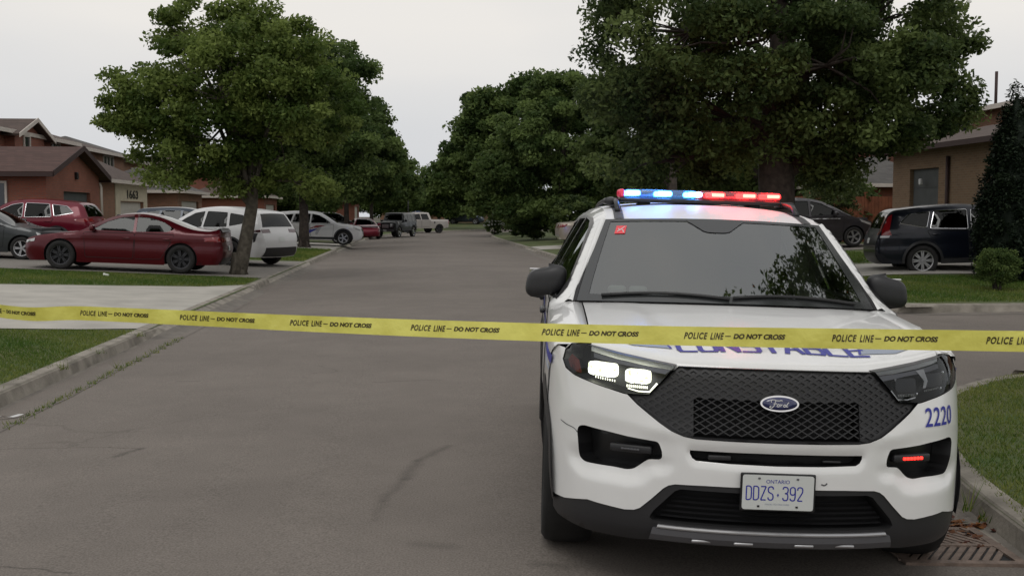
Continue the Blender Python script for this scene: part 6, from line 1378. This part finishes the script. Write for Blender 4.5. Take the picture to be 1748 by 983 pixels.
# far trees that close the view
for k, (x, y, s_, lab) in enumerate(((-3.6, 121, .78, 'low tree hanging over the silver pickup at the end of the street'), (2.2, 127, .72, 'low tree in front of the brown brick house at the bend'), (8.6, 131, .8, 'low tree in front of the tan brick house at the bend'), (-16, 150, 1.25, 'far tree beyond the left houses above the pickup'), (-3, 150, 1.0, 'far tree behind the brown brick house at the end of the street'), (9, 152, 1.15, 'far tree behind the tan brick house at the bend'), (22, 135, 1.3, 'far tree to the right behind the street row'),
        (19, 70, 1.0, 'tree in the right back gardens behind the beige sedan'), (16.8, 52.5, .85, 'dark hanging tree just right of the big trunk'), (-11, 91, .8, 'garden tree behind the left row near the shaded red brick house'))):
    tree('background_tree', lab, (x, y, .3), [(0, 0, 0, .3 * s_), (0, 0, 3 * s_, .22 * s_), (0, 0, 6 * s_, .1 * s_)], [(0, 0, 5.4 * s_, 4.2 * s_, 3.6 * s_, 3.6 * s_, 90), (-2 * s_, 0, 3.4 * s_, 2.6 * s_, 2 * s_, 1.8 * s_, 30), (2.2 * s_, 0, 3.2 * s_, 2.6 * s_, 2 * s_, 1.8 * s_, 30)], 1.0 * s_, 130, .38 * s_, M['leaf_c'] if y < 100 else M['leaf_b'], M['bark_dark'], 80 + k, limbs=False)

# ------------------------------------------------------------------ grass blades, weeds, litter, drain
def blades(name, regs, seed, label):
    rg = np.random.default_rng(seed); P = []
    for poly, n, h in regs:
        xs = [p[0] for p in poly]; ys = [p[1] for p in poly]; x = rg.uniform(min(xs), max(xs), n); y = rg.uniform(min(ys), max(ys), n); k = inpoly(x, y, poly) & ~inpoly(x, y, ROAD)
        x, y = x[k], y[k]; P.append(np.column_stack([x, y, T(x, y) - .005, np.full(len(x), h)]))
    P = np.concatenate(P); N = len(P); a = rg.random(N) * 6.283; h = P[:, 3] * (.5 + rg.random(N)); wd = h * .10 + .0022; lx, ly_ = np.cos(a), np.sin(a); bend = h * (.2 + .8 * rg.random(N)); b2 = rg.random(N) * 6.283
    V = np.empty((N, 3, 3)); V[:, 0] = P[:, :3] + np.column_stack([lx * wd, ly_ * wd, 0 * wd]); V[:, 1] = P[:, :3] - np.column_stack([lx * wd, ly_ * wd, 0 * wd]); V[:, 2] = P[:, :3] + np.column_stack([np.cos(b2) * bend, np.sin(b2) * bend, h])
    me = bpy.data.meshes.new(name); me.vertices.add(N * 3); me.vertices.foreach_set('co', V.reshape(-1)); me.loops.add(N * 3); me.loops.foreach_set('vertex_index', np.arange(N * 3, dtype=np.int32)); me.polygons.add(N); me.polygons.foreach_set('loop_start', np.arange(0, N * 3, 3, dtype=np.int32)); me.polygons.foreach_set('loop_total', np.full(N, 3, dtype=np.int32))
    px, py = P[:, 0], P[:, 1]; pat = .5 + .25 * np.sin(px * 1.3 + 2 * np.sin(py * .9)) + .15 * np.sin(px * 4.1 + py * 3.3)
    edge = np.clip(1 - polydist(px, py, ROAD) / .9, 0, 1); tint = np.clip(pat * .55 + rg.normal(.08, .15, N) + .45 * edge * rg.random(N), 0, 1); at = me.attributes.new('tint', 'FLOAT', 'FACE'); at.data.foreach_set('value', tint.astype(np.float32)); me.materials.append(M['grassblade']); me.update(calc_edges=True)
    return tag(link(bpy.data.objects.new(name, me)), label, 'grass', kind='stuff')
blades('grass', [([(-4.0, 7), (-9, 7), (-9, 13.5), (-6, 14.6), (-4.0, 15.1)], 110000, .03), ([(3.0, 4.5), (9, 4.5), (9, 10.4), (6, 10.3), (4, 8.4), (3.1, 5)], 110000, .026),
                 ([(-4.05, 24.8), (-4.8, 23.9), (-9, 22.3), (-14, 22), (-14, 26.9), (-5, 27.1), (-4.05, 27.0)], 50000, .045), ([(6, 18.7), (16, 18.7), (16, 23.3), (6, 23.3)], 60000, .045), ([(-4.05, 37), (-8, 37), (-8, 48.8), (-4.05, 48.8)], 22000, .07), ([(5.6, 28), (14, 28), (14, 34.3), (5.6, 34.3)], 20000, .07)], 3, 'short mown grass of the lawns')
def tufts(name, pts, seed, label):
    rg = np.random.default_rng(seed); b = MB()
    for x, y, z, n, h, sp in pts:
        for k in range(n):
            a, c = rg.normal(size=2) * sp; t = rg.random() * 6.28; hh = h * (.5 + rg.random()); w_ = .004; bx, by = rg.normal(size=2) * hh * .5
            b.add([(x + a + math.cos(t) * w_, y + c + math.sin(t) * w_, z), (x + a - math.cos(t) * w_, y + c - math.sin(t) * w_, z), (x + a + bx, y + c + by, z + hh)], [(0, 1, 2)])
    o = b.build(name, M['grassblade']); at = o.data.attributes.new('tint', 'FLOAT', 'FACE'); at.data.foreach_set('value', rg.random(len(o.data.polygons)).astype(np.float32)); return tag(o, label, 'weeds', kind='stuff')
tufts('gutter_weeds', [(-3.38 + .02 * math.sin(k * 3.1), 8.9 + k * .19, -.065, int(8 + 22 * abs(math.sin(k * 1.7))), .035, .03) for k in range(34)] + [*[(-3.99 + .02 * math.sin(k * 2.3), 7.5 + k * .16, .05, int(5 + 26 * abs(math.sin(k * 2.1)) ** 2), .035, .035) for k in range(48)], (-3.83, 11.6, .03, 40, .07, .04), (-3.83, 12.9, .03, 26, .06, .05), (-3.82, 14.7, .03, 40, .06, .05), (-3.42, 12.2, -.05, 14, .10, .01), (3.12, 5.75, -.02, 14, .14, .015), (3.14, 5.6, -.03, 24, .05, .03)], 4, 'weeds growing along the gutter')
# storm drain
dr = empty('storm_drain', (2.70, 5.22, -.047)); dr.rotation_euler = (0, R(1.15), R(-4)); tag(dr, 'rusty cast iron storm drain grate at the kerb beside the front wheel', 'drain grate')
b = MB(); b.box((0, 0, .001), (.56, .56, .004)); b.build('pit_dark_plate', M['matte_black'], dr)  # flat black plate, stands in for the shade of an open pit
b = MB()
for c_, s_ in (((0, .285, .006), (.62, .05, .018)), ((0, -.285, .006), (.62, .05, .018)), ((.285, 0, .006), (.05, .52, .018)), ((-.285, 0, .006), (.05, .52, .018)), ((0, 0, .0065), (.52, .035, .017))): b.box(c_, s_)
b.build('frame', M['iron'], dr)
for row, y0_ in ((0, -.139), (1, .139)):
    for k in range(10):
        x = -.235 + k * .0525; an_ = R(-34 if row == 0 else 34); b = MB(); b.box((0, 0, 0), (.029, .27, .010), rz=an_)
        g_ = b.build('grate_bar', M['iron'], dr); g_.location = (x, y0_, .007)
b = MB(); b.box((0, 0, -.006), (.86, .95, .008)); o = b.build('drain_apron', M['kerb'], dr)
# dead leaves by the grate
rg = np.random.default_rng(9); C = np.column_stack([rg.normal(2.92, .10, 90), rg.normal(5.52, .14, 90), np.full(90, -.045)]); C[:, 2] = -.05 + .012 * rg.random(90)
dl = leaf_mesh('dead_leaves', C, np.full(90, .03), 5, .045, M['dryleaf'], None, 9, flat=.25, up=3.0); tag(dl, 'brown dead leaves gathered at the kerb behind the storm drain', 'dead leaves', kind='stuff')
b = MB(); rg = np.random.default_rng(2)
b.grid(lambda u, v: (-3.53 + .20 * (u - .5) + .03 * v, 9.37 + .05 * (v - .5) + .10 * (u - .5), -.058 + .018 * math.sin(7 * u + 3 * v) * .5 + .01), 6, 3); tag(b.build('litter_scrap', M['paper'], None, True), 'flattened grey scrap of litter on the road near the left edge', 'litter')
b = MB(); b.rbox((0, 0, .03), (.14, .09, .06), .02, 2); o = b.build('paper_cup', M['petal'], None, True); o.location = (-7.45, 25.9, T1(-7.45, 25.9)); o.rotation_euler = (0, .3, .5); tag(o, 'small white crumpled paper on the grass in front of the dark red sedan', 'litter')
